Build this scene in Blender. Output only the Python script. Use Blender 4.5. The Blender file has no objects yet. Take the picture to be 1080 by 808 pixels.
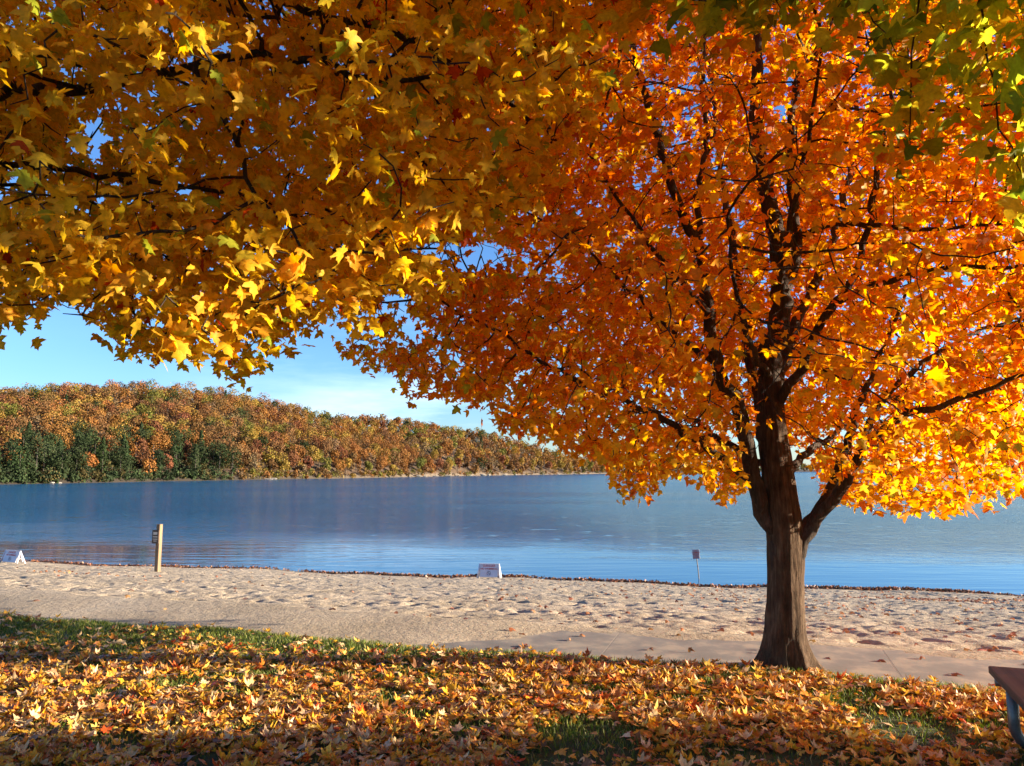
import bpy, math, random
import numpy as np
from mathutils import Vector, Matrix

R = math.radians
rng = np.random.default_rng(11)
random.seed(4)
scn = bpy.context.scene
COL = scn.collection
WATER = -2.4

# ------------------------------------------------------------------ camera
PITCH = math.atan(90.5 / 810.0)
CAMZ = 1.6
cd = bpy.data.cameras.new('camera')
cd.sensor_width = 36; cd.lens = 27.0; cd.clip_start = 0.05; cd.clip_end = 6000
cam = bpy.data.objects.new('camera', cd); COL.objects.link(cam)
cam.location = (0, 0, CAMZ); cam.rotation_euler = (R(90) + PITCH, 0, 0)
scn.camera = cam
CP, SP = math.cos(PITCH), math.sin(PITCH)

def P(px, py, D):
    """world point at ground distance D (along Y) seen at photo pixel px,py"""
    u = (px - 540) / 810.0; v = (py - 404) / 810.0
    d = np.array([u, CP + v * SP, SP - v * CP]); d = d / d[1] * D
    return np.array([d[0], D, CAMZ + d[2]])

def proj(p):
    p = np.atleast_2d(p)
    y = p[:, 1]; z = p[:, 2] - CAMZ
    w = y * CP + z * SP; v = -(z * CP - y * SP)
    w = np.where(w < 0.05, 0.05, w)
    return 540 + 810 * p[:, 0] / w, 404 + 810 * v / w

# ------------------------------------------------------------------ helpers
def tag(o, label=None, cat=None, group=None, kind=None):
    if label: o['label'] = label
    if cat: o['category'] = cat
    if group: o['group'] = group
    if kind: o['kind'] = kind
    return o

def empty(name, loc=(0, 0, 0), rz=0.0, **k):
    o = bpy.data.objects.new(name, None); COL.objects.link(o)
    o.location = loc; o.rotation_euler = (0, 0, rz); o.empty_display_size = 0.2
    return tag(o, **k)

def mesh_obj(name, V, F, m, parent=None, smooth=False, col=None, uniform=None):
    """V (n,3) array; F list of faces, or (n,k) int array for one face size"""
    me = bpy.data.meshes.new(name)
    V = np.asarray(V, dtype=np.float32)
    if isinstance(F, np.ndarray):
        n, k = F.shape
        me.vertices.add(len(V)); me.vertices.foreach_set('co', V.ravel())
        me.loops.add(n * k); me.loops.foreach_set('vertex_index', F.astype(np.int32).ravel())
        me.polygons.add(n)
        me.polygons.foreach_set('loop_start', np.arange(0, n * k, k, dtype=np.int32))
        me.polygons.foreach_set('loop_total', np.full(n, k, dtype=np.int32))
        me.update(calc_edges=True)
    else:
        me.from_pydata(V.tolist(), [], F)
    me.validate()
    if smooth:
        me.polygons.foreach_set('use_smooth', np.ones(len(me.polygons), dtype=bool))
    if col is not None:
        a = me.color_attributes.new('Col', 'FLOAT_COLOR', 'POINT')
        c = np.ones((len(V), 4), dtype=np.float32); c[:, :3] = col
        a.data.foreach_set('color', c.ravel())
    if m: me.materials.append(m)
    o = bpy.data.objects.new(name, me); COL.objects.link(o)
    if parent: o.parent = parent
    return o

class MB:
    def __init__(s): s.v = []; s.f = []
    def add(s, V, F):
        b = len(s.v); s.v += [tuple(map(float, p)) for p in V]; s.f += [tuple(i + b for i in f) for f in F]; return s
    def box(s, c, d, rot=None, bev=0.0):
        x, y, z = [q / 2 for q in d]
        b = min(bev, x * .9, y * .9, z * .9)
        if b <= 0:
            V = [(sx * x, sy * y, sz * z) for sz in (-1, 1) for sy in (-1, 1) for sx in (-1, 1)]
            F = [(0, 2, 3, 1), (4, 5, 7, 6), (0, 1, 5, 4), (2, 6, 7, 3), (0, 4, 6, 2), (1, 3, 7, 5)]
        else:
            V = []; F = []; ids = {}
            for sx in (-1, 1):
                for sy in (-1, 1):
                    for sz in (-1, 1):
                        for ax in range(3):
                            p = [sx * (x - b), sy * (y - b), sz * (z - b)]
                            p[ax] = (sx * x, sy * y, sz * z)[ax]
                            ids[(sx, sy, sz, ax)] = len(V); V.append(tuple(p))
            for ax in range(3):
                o1, o2 = [(1, 2), (2, 0), (0, 1)][ax]
                for sg in (-1, 1):
                    q = []
                    for a, c_ in ((-1, -1), (1, -1), (1, 1), (-1, 1)):
                        k = [0, 0, 0]; k[ax] = sg; k[o1] = a; k[o2] = c_; q.append(ids[(*k, ax)])
                    F.append(tuple(q if sg > 0 else q[::-1]))
            for ax in range(3):      # edge bevels
                o1, o2 = [(1, 2), (2, 0), (0, 1)][ax]
                for a in (-1, 1):
                    for c_ in (-1, 1):
                        q = []
                        for s_, own in ((-1, o1), (1, o1), (1, o2), (-1, o2)):
                            k = [0, 0, 0]; k[ax] = s_; k[o1] = a; k[o2] = c_; q.append(ids[(*k, own)])
                        F.append(tuple(q))
            for sx in (-1, 1):
                for sy in (-1, 1):
                    for sz in (-1, 1):
                        F.append(tuple(ids[(sx, sy, sz, a)] for a in range(3)))
        M = rot if rot is not None else Matrix.Identity(3)
        V = [tuple(Vector(c) + M @ Vector(p)) for p in V]
        return s.add(V, F)
    def tube(s, pts, rad, n=10, caps=True):
        V, F = tube_geo(np.array(pts, float), np.broadcast_to(rad, len(pts)), n, caps); return s.add(V, F)
    def build(s, name, m, parent=None, smooth=False):
        return mesh_obj(name, np.array(s.v), s.f, m, parent, smooth)

def tube_geo(pts, rad, n, caps=True):
    m = len(pts); V = []; F = []
    t = np.gradient(pts, axis=0); t /= np.linalg.norm(t, axis=1)[:, None] + 1e-9
    ref = np.array([0, 0, 1.0]) if abs(t[0][2]) < .9 else np.array([1.0, 0, 0])
    a = np.cross(t[0], ref); a /= np.linalg.norm(a)
    ang = np.arange(n) * 2 * math.pi / n
    for i in range(m):
        a = a - t[i] * np.dot(a, t[i]); a /= np.linalg.norm(a) + 1e-9
        b = np.cross(t[i], a)
        V.append(pts[i] + rad[i] * (np.cos(ang)[:, None] * a + np.sin(ang)[:, None] * b))
    V = np.concatenate(V)
    for i in range(m - 1):
        for k in range(n):
            F.append((i * n + k, i * n + (k + 1) % n, (i + 1) * n + (k + 1) % n, (i + 1) * n + k))
    if caps:
        F.append(tuple(range(n - 1, -1, -1))); F.append(tuple((m - 1) * n + k for k in range(n)))
    return V, F

# smooth value noise, vectorised
class Noise:
    def __init__(s, seed): s.t = np.random.default_rng(seed).random((64, 64, 64)).astype(np.float32)
    def __call__(s, p):
        p = np.asarray(p, float); i = np.floor(p).astype(int); f = p - i; f = f * f * (3 - 2 * f)
        def g(a, b, c): return s.t[(i[..., 0] + a) & 63, (i[..., 1] + b) & 63, (i[..., 2] + c) & 63]
        x, y, z = f[..., 0], f[..., 1], f[..., 2]
        r = 0
        for a in (0, 1):
            for b in (0, 1):
                for c in (0, 1):
                    r = r + g(a, b, c) * (x if a else 1 - x) * (y if b else 1 - y) * (z if c else 1 - z)
        return r * 2 - 1
N1, N2, N3 = Noise(1), Noise(2), Noise(3)
def n2(N, x, y, s, o=0.0): return N(np.stack([x * s + 11.3 + o, y * s + 7.7, np.full_like(x, 0.5)], -1))

# ------------------------------------------------------------------ materials
def mat(name):
    m = bpy.data.materials.new(name); m.use_nodes = True
    nt = m.node_tree; nt.nodes.clear()
    out = nt.nodes.new('ShaderNodeOutputMaterial')
    return m, nt, out
def nd(nt, t, **k):
    n = nt.nodes.new(t)
    for a, v in k.items():
        if a in n.inputs: n.inputs[a].default_value = v
        else: setattr(n, a, v)
    return n
def L(nt, a, b): nt.links.new(a, b)
def noise(nt, scale, detail=4, rough=.55, vec=None, stretch=None):
    n = nd(nt, 'ShaderNodeTexNoise', Scale=scale, Detail=detail, Roughness=rough)
    if vec is None:
        tc = nt.nodes.new('ShaderNodeTexCoord'); vec = tc.outputs['Object']
    if stretch:
        mp = nd(nt, 'ShaderNodeMapping'); mp.inputs['Scale'].default_value = stretch
        L(nt, vec, mp.inputs[0]); vec = mp.outputs[0]
    L(nt, vec, n.inputs['Vector']); return n
def ramp(nt, fac, stops):
    r = nd(nt, 'ShaderNodeValToRGB'); e = r.color_ramp.elements
    while len(e) < len(stops): e.new(.5)
    for q, (p, c) in zip(e, stops):
        q.position = p; q.color = (*c, 1) if len(c) == 3 else c
    L(nt, fac, r.inputs[0]); return r
def simple(name, stops, scale=8, rough=.8, bump=.3, bscale=40, stretch=None, metallic=0, bdist=.01, detail=6):
    m, nt, out = mat(name)
    b = nd(nt, 'ShaderNodeBsdfPrincipled', Roughness=rough, Metallic=metallic)
    n = noise(nt, scale, detail, .6, stretch=stretch)
    L(nt, ramp(nt, n.outputs['Fac'], stops).outputs[0], b.inputs['Base Color'])
    if bump:
        n2_ = noise(nt, bscale, 6, .65, stretch=stretch)
        bp = nd(nt, 'ShaderNodeBump', Strength=bump, Distance=bdist)
        L(nt, n2_.outputs['Fac'], bp.inputs['Height']); L(nt, bp.outputs[0], b.inputs['Normal'])
    L(nt, b.outputs[0], out.inputs[0]); return m

def leaf_mat(name, trans=.45, rough=.5, spec=.25, tsat=1.15):
    m, nt, out = mat(name)
    at = nd(nt, 'ShaderNodeAttribute', attribute_name='Col')
    n = noise(nt, 60, 3)
    mr = nd(nt, 'ShaderNodeMapRange'); mr.inputs[1].default_value = .3; mr.inputs[2].default_value = .7
    mr.inputs[3].default_value = .78; mr.inputs[4].default_value = 1.15
    L(nt, n.outputs['Fac'], mr.inputs[0])
    hs = nd(nt, 'ShaderNodeHueSaturation'); L(nt, at.outputs['Color'], hs.inputs['Color']); L(nt, mr.outputs[0], hs.inputs['Value'])
    p = nd(nt, 'ShaderNodeBsdfPrincipled', Roughness=rough)
    p.inputs['Specular IOR Level'].default_value = spec
    L(nt, hs.outputs[0], p.inputs['Base Color'])
    sn = noise(nt, 31, 5, .75)
    sr = nd(nt, 'ShaderNodeMapRange'); sr.inputs[1].default_value = .60; sr.inputs[2].default_value = .72; sr.inputs[4].default_value = .55
    L(nt, sn.outputs['Fac'], sr.inputs[0])
    sp = nd(nt, 'ShaderNodeMixRGB', blend_type='MULTIPLY'); sp.inputs[2].default_value = (.62, .42, .40, 1); L(nt, sr.outputs[0], sp.inputs[0]); L(nt, hs.outputs[0], sp.inputs[1])
    L(nt, sp.outputs[0], p.inputs['Base Color'])
    h2 = nd(nt, 'ShaderNodeHueSaturation', Saturation=tsat); L(nt, sp.outputs[0], h2.inputs['Color'])
    t = nd(nt, 'ShaderNodeBsdfTranslucent'); L(nt, h2.outputs[0], t.inputs['Color'])
    mx = nd(nt, 'ShaderNodeMixShader'); mx.inputs[0].default_value = trans
    L(nt, p.outputs[0], mx.inputs[1]); L(nt, t.outputs[0], mx.inputs[2]); L(nt, mx.outputs[0], out.inputs[0])
    return m

def bark_mat(name, c0, c1, c2, sc=1.0):
    m, nt, out = mat(name)
    b = nd(nt, 'ShaderNodeBsdfPrincipled', Roughness=.92); b.inputs['Specular IOR Level'].default_value = .2
    n = noise(nt, 42 * sc, 8, .7, stretch=(1, 1, .11))
    nb = noise(nt, 5, 4, .6)
    nm = nd(nt, 'ShaderNodeMixRGB', blend_type='MIX'); nm.inputs[0].default_value = .35
    L(nt, n.outputs['Fac'], nm.inputs[1]); L(nt, nb.outputs['Fac'], nm.inputs[2])
    L(nt, ramp(nt, nm.outputs[0], [(.32, c0), (.5, c1), (.68, c2)]).outputs[0], b.inputs['Base Color'])
    nf = noise(nt, 55 * sc, 6, .7, stretch=(1, 1, .45))
    ad = nd(nt, 'ShaderNodeMath', operation='MULTIPLY_ADD'); ad.inputs[1].default_value = .75
    L(nt, nf.outputs['Fac'], ad.inputs[0]); L(nt, n.outputs['Fac'], ad.inputs[2])
    bp = nd(nt, 'ShaderNodeBump', Strength=.9, Distance=.022)
    L(nt, ad.outputs[0], bp.inputs['Height']); L(nt, bp.outputs[0], b.inputs['Normal'])
    L(nt, b.outputs[0], out.inputs[0]); return m

M_BARK = bark_mat('maple_bark', (.016, .009, .005), (.075, .046, .027), (.18, .125, .08))
M_BRANCH = bark_mat('branch_bark', (.02, .014, .01), (.055, .04, .03), (.12, .095, .075), 1.6)
M_LEAF = leaf_mat('autumn_leaf', .62, .5, .2, 1.03)
M_FALLEN = leaf_mat('fallen_leaf', .22, .5, .4, 1.0)
M_FAR = leaf_mat('far_foliage', .18, .8, .1)
M_FARBARK = simple('far_bark', [(.3, (.04, .032, .025)), (.7, (.10, .085, .07))], 3, .9, 0)
M_GRASS = leaf_mat('grass_blade', .3, .55, .3)
M_WOODPOST = simple('weathered_post_wood', [(.3, (.14, .09, .05)), (.6, (.25, .165, .09)), (.8, (.33, .23, .13))], 9, .8, .5, 30, (1, 1, .12))
M_BROWNBOARD = simple('brown_sign_board', [(.3, (.05, .03, .02)), (.7, (.09, .055, .035))], 6, .6, .2)
M_CREAM = simple('cream_paint', [(.3, (.5, .44, .36)), (.7, (.6, .55, .46))], 20, .6, .1)
M_WHITE = simple('white_plastic', [(.3, (.56, .55, .60)), (.7, (.68, .67, .71))], 5, .45, .08)
M_RED = simple('red_lettering', [(.3, (.42, .03, .03)), (.7, (.55, .05, .04))], 20, .5, 0)
M_DARKTXT = simple('dark_lettering', [(.3, (.04, .03, .05)), (.7, (.07, .05, .07))], 20, .5, 0)
M_METAL = simple('galvanised_steel', [(.3, (.10, .105, .11)), (.7, (.18, .185, .19))], 30, .42, .12, 80, None, .75)
M_SIGNPOST = simple('rusty_sign_pole', [(.3, (.10, .08, .07)), (.7, (.22, .2, .18))], 12, .6, .1, 80, None, .5)
M_TABLEWOOD = simple('stained_table_wood', [(.28, (.03, .017, .010)), (.5, (.085, .048, .028)), (.75, (.16, .10, .06))], 12, .75, .5, 26, (1, .06, 1), 0, .004)
M_ROCK = simple('pale_rock', [(.3, (.2, .18, .15)), (.7, (.36, .33, .28))], 1.5, .9, .5, 4, None, 0, .2)

# ------------------------------------------------------------------ light and sky
SUN_EL, SUN_AZ = 10.0, 91.0          # compass style azimuth, 0 = +Y, 90 = +X
sd = Vector((math.sin(R(SUN_AZ)) * math.cos(R(SUN_EL)), math.cos(R(SUN_AZ)) * math.cos(R(SUN_EL)), math.sin(R(SUN_EL))))
sl = bpy.data.lights.new('sun', 'SUN'); sl.energy = 5.0; sl.angle = R(.5); sl.color = (1.0, .83, .62)
so = bpy.data.objects.new('sun', sl); COL.objects.link(so); so.rotation_euler = sd.to_track_quat('Z', 'Y').to_euler(); so.location = (30, 0, 20)
w = bpy.data.worlds.new('World'); scn.world = w; w.use_nodes = True
nt = w.node_tree; nt.nodes.clear()
sky = nd(nt, 'ShaderNodeTexSky', sky_type='NISHITA', sun_disc=False)
sky.sun_elevation = R(SUN_EL); sky.sun_rotation = R(SUN_AZ); sky.air_density = 1.0; sky.dust_density = .25; sky.ozone_density = 4.0; sky.altitude = 200
tc = nd(nt, 'ShaderNodeTexCoord')
mp = nd(nt, 'ShaderNodeMapping'); mp.inputs['Scale'].default_value = (1.6, 1.6, 9.0); mp.inputs['Location'].default_value = (.3, .9, 0)
L(nt, tc.outputs['Generated'], mp.inputs[0])
cn = nd(nt, 'ShaderNodeTexNoise', Scale=1.5, Detail=7, Roughness=.6); L(nt, mp.outputs[0], cn.inputs['Vector'])
cr = ramp(nt, cn.outputs['Fac'], [(.46, (0, 0, 0)), (.78, (.85, .85, .85))])
sx = nd(nt, 'ShaderNodeSeparateXYZ'); L(nt, tc.outputs['Generated'], sx.inputs[0])
zr = ramp(nt, sx.outputs['Z'], [(0.0, (1, 1, 1)), (.05, (.9, .9, .9)), (.14, (.35, .35, .35)), (.3, (.08, .08, .08))])
xh = nd(nt, 'ShaderNodeMath', operation='MULTIPLY_ADD'); xh.inputs[1].default_value = .5; xh.inputs[2].default_value = .5; L(nt, sx.outputs['X'], xh.inputs[0])
xr = ramp(nt, xh.outputs[0], [(.28, (.06,) * 3), (.44, (1,) * 3), (.52, (.6,) * 3), (.62, (.05,) * 3)])
mu = nd(nt, 'ShaderNodeMath', operation='MULTIPLY'); L(nt, cr.outputs[0], mu.inputs[0]); L(nt, zr.outputs[0], mu.inputs[1])
mu2 = nd(nt, 'ShaderNodeMath', operation='MULTIPLY'); L(nt, mu.outputs[0], mu2.inputs[0]); L(nt, xr.outputs[0], mu2.inputs[1])
mx = nd(nt, 'ShaderNodeMixRGB'); mx.inputs[2].default_value = (6.3, 6.9, 7.8, 1)
tn = nd(nt, 'ShaderNodeMixRGB', blend_type='MULTIPLY'); tn.inputs[0].default_value = 1; tn.inputs[2].default_value = (.80, .89, 1.05, 1)
L(nt, sky.outputs[0], tn.inputs[1]); L(nt, mu2.outputs[0], mx.inputs[0]); L(nt, tn.outputs[0], mx.inputs[1])
bg = nd(nt, 'ShaderNodeBackground', Strength=.08); L(nt, mx.outputs[0], bg.inputs[0])
wo = nd(nt, 'ShaderNodeOutputWorld'); L(nt, bg.outputs[0], wo.inputs[0])
scn.view_settings.view_transform = 'Standard'; scn.view_settings.look = 'None'
scn.view_settings.gamma = 1; scn.view_settings.exposure = 2.0

# ------------------------------------------------------------------ land
def edge_y(x): return 7.02 - .315 * np.clip(x, -150, 150) + .20 * np.exp(-((x - 2.35) / .55) ** 2) + .06 * np.sin(x * 1.7) + .04 * np.sin(x * 4.1 + 1)
def water_y(x): return 28.75 - .232 * np.clip(x, -150, 150) + .30 * np.sin(x * .55 + 1) + .16 * np.sin(x * 1.35 + 2) + .08 * np.sin(x * 3.1)
def spaced(a, b, step, outer, g=1.25):
    mid = np.arange(a, b + 1e-6, step); lo = []; hi = []
    s = step; x = a
    while x > -outer: s *= g; x -= s; lo.append(x)
    s = step; x = b
    while x < outer: s *= g; x += s; hi.append(x)
    return np.concatenate([lo[::-1], mid, hi])
def grid_faces(nx, ny):
    i = np.arange(nx * ny).reshape(nx, ny)
    return np.stack([i[:-1, :-1], i[1:, :-1], i[1:, 1:], i[:-1, 1:]], -1).reshape(-1, 4)
PATHW = 1.25
def sand_base(x, y):
    """height of the beach, d = metres past the lawn edge"""
    e = edge_y(x); wy = water_y(x); d = y - e
    t = (d - PATHW) / (wy - e - PATHW)
    z = -.07 + (WATER + .07) * np.clip(t, 0, 3) ** 1.06
    return z, d
def sand_h(x, y, fine=True):
    z, d = sand_base(x, y)
    cover = np.clip((-x + .8) / 3.2, -.55, 1) * .045 + .028 * n2(N1, x, y, .9) + .05 * (np.clip(d - .82, -1, .5)) 
    onpath = np.clip((PATHW + .5 - d) / .5, 0, 1)
    flat = -.035 + np.clip(cover, -.06, .05)
    z = z * (1 - onpath) + flat * onpath
    amp = np.clip((d - .9) / 1.6, 0.08, 1) * np.clip((water_y(x) - y) / 2.0, .12, 1)
    if fine:
        f = -np.abs(n2(N2, x, y, 4.1)) * .026 - np.abs(n2(N1, x + 40, y, 7.3)) * .042 + n2(N3, x, y, 1.0) * .010 + n2(N3, x, y, 12.0) * .028
        # pits left by feet
        c = n2(N1, x, y * 1.2, 5.2, 20); f = f - .055 * np.clip(c - .22, 0, .3) / .3
        # raked track parallel to the path
        tr = np.exp(-((d - 3.6 - .15 * np.sin(x * .4)) / .22) ** 2)
        f = f - .05 * tr * (.5 + .5 * np.sin(x * 21 + 2 * n2(N2, x, y, .7)))
        z = z + amp * .78 * (f + .03)
    return z
xs = spaced(-25, 21, .062, 240); ts = np.concatenate([np.linspace(0, .55, 330), np.linspace(.55, 1.06, 170)[1:], [1.15, 1.3, 1.6, 2.2, 3]])
X, T = np.meshgrid(xs, ts, indexing='ij')
Y = edge_y(X) + T * (water_y(X) - edge_y(X))
Z = sand_h(X, Y)
m, nt, out = mat('beach_sand')
b = nd(nt, 'ShaderNodeBsdfPrincipled', Roughness=.95); b.inputs['Specular IOR Level'].default_value = .1
na = noise(nt, .9, 6, .65); nb = noise(nt, 60, 3, .7)
r1 = ramp(nt, na.outputs['Fac'], [(.3, (.35, .285, .20)), (.55, (.44, .36, .262)), (.75, (.50, .42, .315))])
r2 = ramp(nt, nb.outputs['Fac'], [(.3, (.7, .7, .7)), (.6, (1, 1, 1))])
mm = nd(nt, 'ShaderNodeMixRGB', blend_type='MULTIPLY'); mm.inputs[0].default_value = .6
L(nt, r1.outputs[0], mm.inputs[1]); L(nt, r2.outputs[0], mm.inputs[2])
# damp sand close to the water
g = nd(nt, 'ShaderNodeNewGeometry'); sz = nd(nt, 'ShaderNodeSeparateXYZ'); L(nt, g.outputs['Position'], sz.inputs[0])
wr = nd(nt, 'ShaderNodeMapRange'); wr.inputs[1].default_value = WATER + .03; wr.inputs[2].default_value = WATER + .26; wr.inputs[3].default_value = .45; wr.inputs[4].default_value = 1
L(nt, sz.outputs['Z'], wr.inputs[0])
m2 = nd(nt, 'ShaderNodeMixRGB', blend_type='MULTIPLY'); m2.inputs[0].default_value = 1; L(nt, mm.outputs[0], m2.inputs[1]); L(nt, wr.outputs[0], m2.inputs[2])
L(nt, m2.outputs[0], b.inputs['Base Color'])
bn = noise(nt, 11, 6, .72); bp = nd(nt, 'ShaderNodeBump', Strength=1.0, Distance=.045); L(nt, bn.outputs['Fac'], bp.inputs['Height']); L(nt, bp.outputs[0], b.inputs['Normal'])
L(nt, b.outputs[0], out.inputs[0]); M_SAND = m
tag(mesh_obj('sand', np.stack([X, Y, Z], -1).reshape(-1, 3), grid_faces(*X.shape), M_SAND, smooth=True), kind='structure')

# concrete path along the lawn, slab by slab
M_CONC = simple('worn_concrete', [(.32, (.17, .152, .13)), (.49, (.22, .195, .165)), (.6, (.32, .27, .205)), (.75, (.40, .33, .245))], 3.2, .9, .35, 60, None, 0, .004)
M_JOINT = simple('joint_filler', [(.3, (.24, .215, .185)), (.7, (.30, .27, .235))], 20, .9, 0)
pb = MB(); jb = MB()
a = math.atan(-.315); rot = Matrix.Rotation(a, 3, 'Z')
dx = 2.4 * math.cos(a)
for k in range(-22, 22):
    xc = .9 + dx * (k + .5); yc = 7.02 - .315 * xc + PATHW / 2 / math.cos(a) - .03
    pb.box((xc, yc, -.135), (2.3935, PATHW, .2), rot, .003)
    xj = .9 + dx * k; yj = 7.02 - .315 * xj + PATHW / 2 / math.cos(a) - .03
    jb.box((xj, yj, -.1354), (.0060, PATHW - .02, .2), rot)
po = pb.build('path', M_CONC); tag(po, kind='structure')
jo = jb.build('path_joint', M_JOINT, po)

# lawn sheet
m, nt, out = mat('lawn_soil')
b = nd(nt, 'ShaderNodeBsdfPrincipled', Roughness=.95); n = noise(nt, 3.5, 8, .7)
L(nt, ramp(nt, n.outputs['Fac'], [(.3, (.035, .030, .014)), (.5, (.05, .07, .018)), (.7, (.075, .11, .025))]).outputs[0], b.inputs['Base Color'])
bn = noise(nt, 40, 5, .7); bp = nd(nt, 'ShaderNodeBump', Strength=.8, Distance=.03); L(nt, bn.outputs['Fac'], bp.inputs['Height']); L(nt, bp.outputs[0], b.inputs['Normal'])
L(nt, b.outputs[0], out.inputs[0]); M_LAWN = m
def lawn_h(x, y):
    d = edge_y(x) - y
    z = .022 * n2(N1, x, y, .5) * np.clip(d, 0, 1)
    return z - .03 * np.clip(1 - d / .12, 0, 1)
xs = spaced(-12, 12, .2, 240); ts = np.concatenate([np.arange(0, .3, .04), np.arange(.3, 9, .2), 9 * 1.3 ** np.arange(0, 14)])
X, T = np.meshgrid(xs, ts, indexing='ij'); Y = edge_y(X) - T; Z = lawn_h(X, Y)
Z[:, 0] = -.2
tag(mesh_obj('lawn', np.stack([X, Y, Z], -1).reshape(-1, 3), grid_faces(*X.shape)[:, ::-1], M_LAWN, smooth=True), kind='structure')

# ------------------------------------------------------------------ leaves
HALF_FULL = [(.18, -.07), (.37, -.04), (.30, .12), (.50, .17), (.68, .40), (.46, .41), (.26, .43), (.32, .66), (.15, .74)]
HALF_MID = [(.36, -.05), (.29, .12), (.66, .38), (.25, .43), (.24, .70)]
HALF_LOW = [(.40, .0), (.62, .36), (.24, .45)]
def leaf_template(half):
    o = [(0, 0)] + half + [(0, 1)] + [(-x, y) for x, y in reversed(half)]
    o = [(0, .38)] + o
    n = len(o) - 1
    F = np.array([(0, 1 + i, 1 + (i + 1) % n) for i in range(n)])
    return np.array(o), F
TPL = {'full': leaf_template(HALF_FULL), 'mid': leaf_template(HALF_MID), 'low': leaf_template(HALF_LOW)}
def leaves_geo(pos, nrm, tip, size, kind, curl=None, col=None, r=rng):
    o, F = TPL[kind]; n = len(pos); k = len(o)
    nrm = nrm / (np.linalg.norm(nrm, axis=1)[:, None] + 1e-9)
    tip = tip - nrm * np.sum(tip * nrm, 1)[:, None]; tip /= np.linalg.norm(tip, axis=1)[:, None] + 1e-9
    side = np.cross(tip, nrm)
    if curl is None: curl = r.uniform(-.1, .55, n)
    fold = r.uniform(-.05, .5, n)
    ox = o[:, 0][None, :] * r.uniform(.85, 1.12, n)[:, None] + r.normal(0, .012, (n, k)); oy = o[:, 1][None, :] + r.normal(0, .012, (n, k))
    oz = -np.abs(ox) * fold[:, None] - curl[:, None] * (oy - .2) ** 2 + r.normal(0, .025, (n, k)) + (r.normal(0, .12, n))[:, None] * ox
    oz -= np.abs(ox) ** 2 * curl[:, None] * .8
    V = pos[:, None, :] + size[:, None, None] * (ox[..., None] * side[:, None, :] + (oy[..., None] - .35) * tip[:, None, :] + oz[..., None] * nrm[:, None, :])
    Fa = (F[None] + (np.arange(n) * k)[:, None, None]).reshape(-1, 3)
    C = None
    if col is not None:
        C = np.repeat(col[:, None, :], k, 1)
        edge = r.uniform(.75, 1.05, (n, 1, 1)); C = C.copy(); C[:, 1:, :] *= edge * np.array([1.02, .96, .9])
        C = C.reshape(-1, 3)
    return V.reshape(-1, 3), Fa, C

def unit(v): return v / (np.linalg.norm(v, axis=-1, keepdims=True) + 1e-9)
def pick(cols, wts, n, r=rng):
    cols = np.array(cols); wts = np.array(wts, float)
    if wts.ndim == 1: i = r.choice(len(cols), n, p=wts / wts.sum())
    else:
        c = np.cumsum(wts / wts.sum(1, keepdims=True), 1); i = (r.random(n)[:, None] > c).sum(1)
    c = cols[np.clip(i, 0, len(cols) - 1)]
    return c * r.uniform(.82, 1.15, (n, 1)) * r.uniform(.94, 1.06, (n, 3))

# ------------------------------------------------------------------ branching trees
def grow(chains, attr, step, kill, infl, iters=200, seed=0):
    """chains: list of (points, r0, r1, attach) -> nodes, parents, given radius; then space colonisation"""
    r = np.random.default_rng(seed)
    pos = []; par = []; rad = []
    for pts, r0, r1 in chains:
        pts = [np.array(p, float) for p in pts]
        # smooth, resample
        fine = []
        for i in range(len(pts) - 1):
            p0 = pts[max(i - 1, 0)]; p1 = pts[i]; p2 = pts[i + 1]; p3 = pts[min(i + 2, len(pts) - 1)]
            m = max(2, int(np.linalg.norm(p2 - p1) / step))
            for q in range(m):
                t = q / m
                fine.append(.5 * ((2 * p1) + (-p0 + p2) * t + (2 * p0 - 5 * p1 + 4 * p2 - p3) * t * t + (-p0 + 3 * p1 - 3 * p2 + p3) * t ** 3))
        fine.append(pts[-1]); fine = np.array(fine)
        if pos:
            A = np.array(pos); last = int(np.argmin(np.linalg.norm(A - fine[0], axis=1)))
            fine = fine[1:] if np.linalg.norm(A[last] - fine[0]) < step * .6 else fine
        else: last = -1
        n = len(fine)
        for i, p in enumerate(fine):
            p = p + r.normal(0, .012, 3) * (1 if i > 0 and pos else 0)
            pos.append(p); par.append(last); rad.append(r0 + (r1 - r0) * (i / max(1, n - 1)) ** .85); last = len(pos) - 1
    nsk = len(pos)
    pos = np.array(pos); par = list(par); rad = list(rad)
    near = np.zeros(len(attr), int); nd_ = np.full(len(attr), 1e9)
    def upd(ids):
        P_ = pos[ids]
        for s in range(0, len(attr), 4000):
            d = np.linalg.norm(attr[s:s + 4000, None, :] - P_[None], axis=2); j = d.argmin(1); dm = d[np.arange(len(j)), j]
            b = dm < nd_[s:s + 4000]
            near[s:s + 4000][b] = np.array(ids)[j[b]]; nd_[s:s + 4000][b] = dm[b]
    upd(list(range(len(pos))))
    used = {}
    for it in range(iters):
        alive = nd_ > kill
        act = alive & (nd_ < infl)
        if not act.any():
            if alive.any() and infl < 20: infl *= 1.6; continue
            break
        idx = near[act]; dirs = unit(attr[act] - pos[idx])
        u, inv = np.unique(idx, return_inverse=True)
        acc = np.zeros((len(u), 3)); np.add.at(acc, inv, dirs)
        acc = unit(acc) ; acc = unit(acc + r.normal(0, .13, acc.shape) + np.array([0, 0, -.03]))
        new = pos[u] + acc * step
        ok = [i for i, q in enumerate(u) if used.get(int(q), 0) < 3]
        if not ok: break
        for i in ok: used[int(u[i])] = used.get(int(u[i]), 0) + 1
        base = len(pos); pos = np.concatenate([pos, new[ok]])
        par += [int(u[i]) for i in ok]; rad += [0.0] * len(ok)
        upd(list(range(base, len(pos))))
    return pos, np.array(par), np.array(rad), nsk

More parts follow.
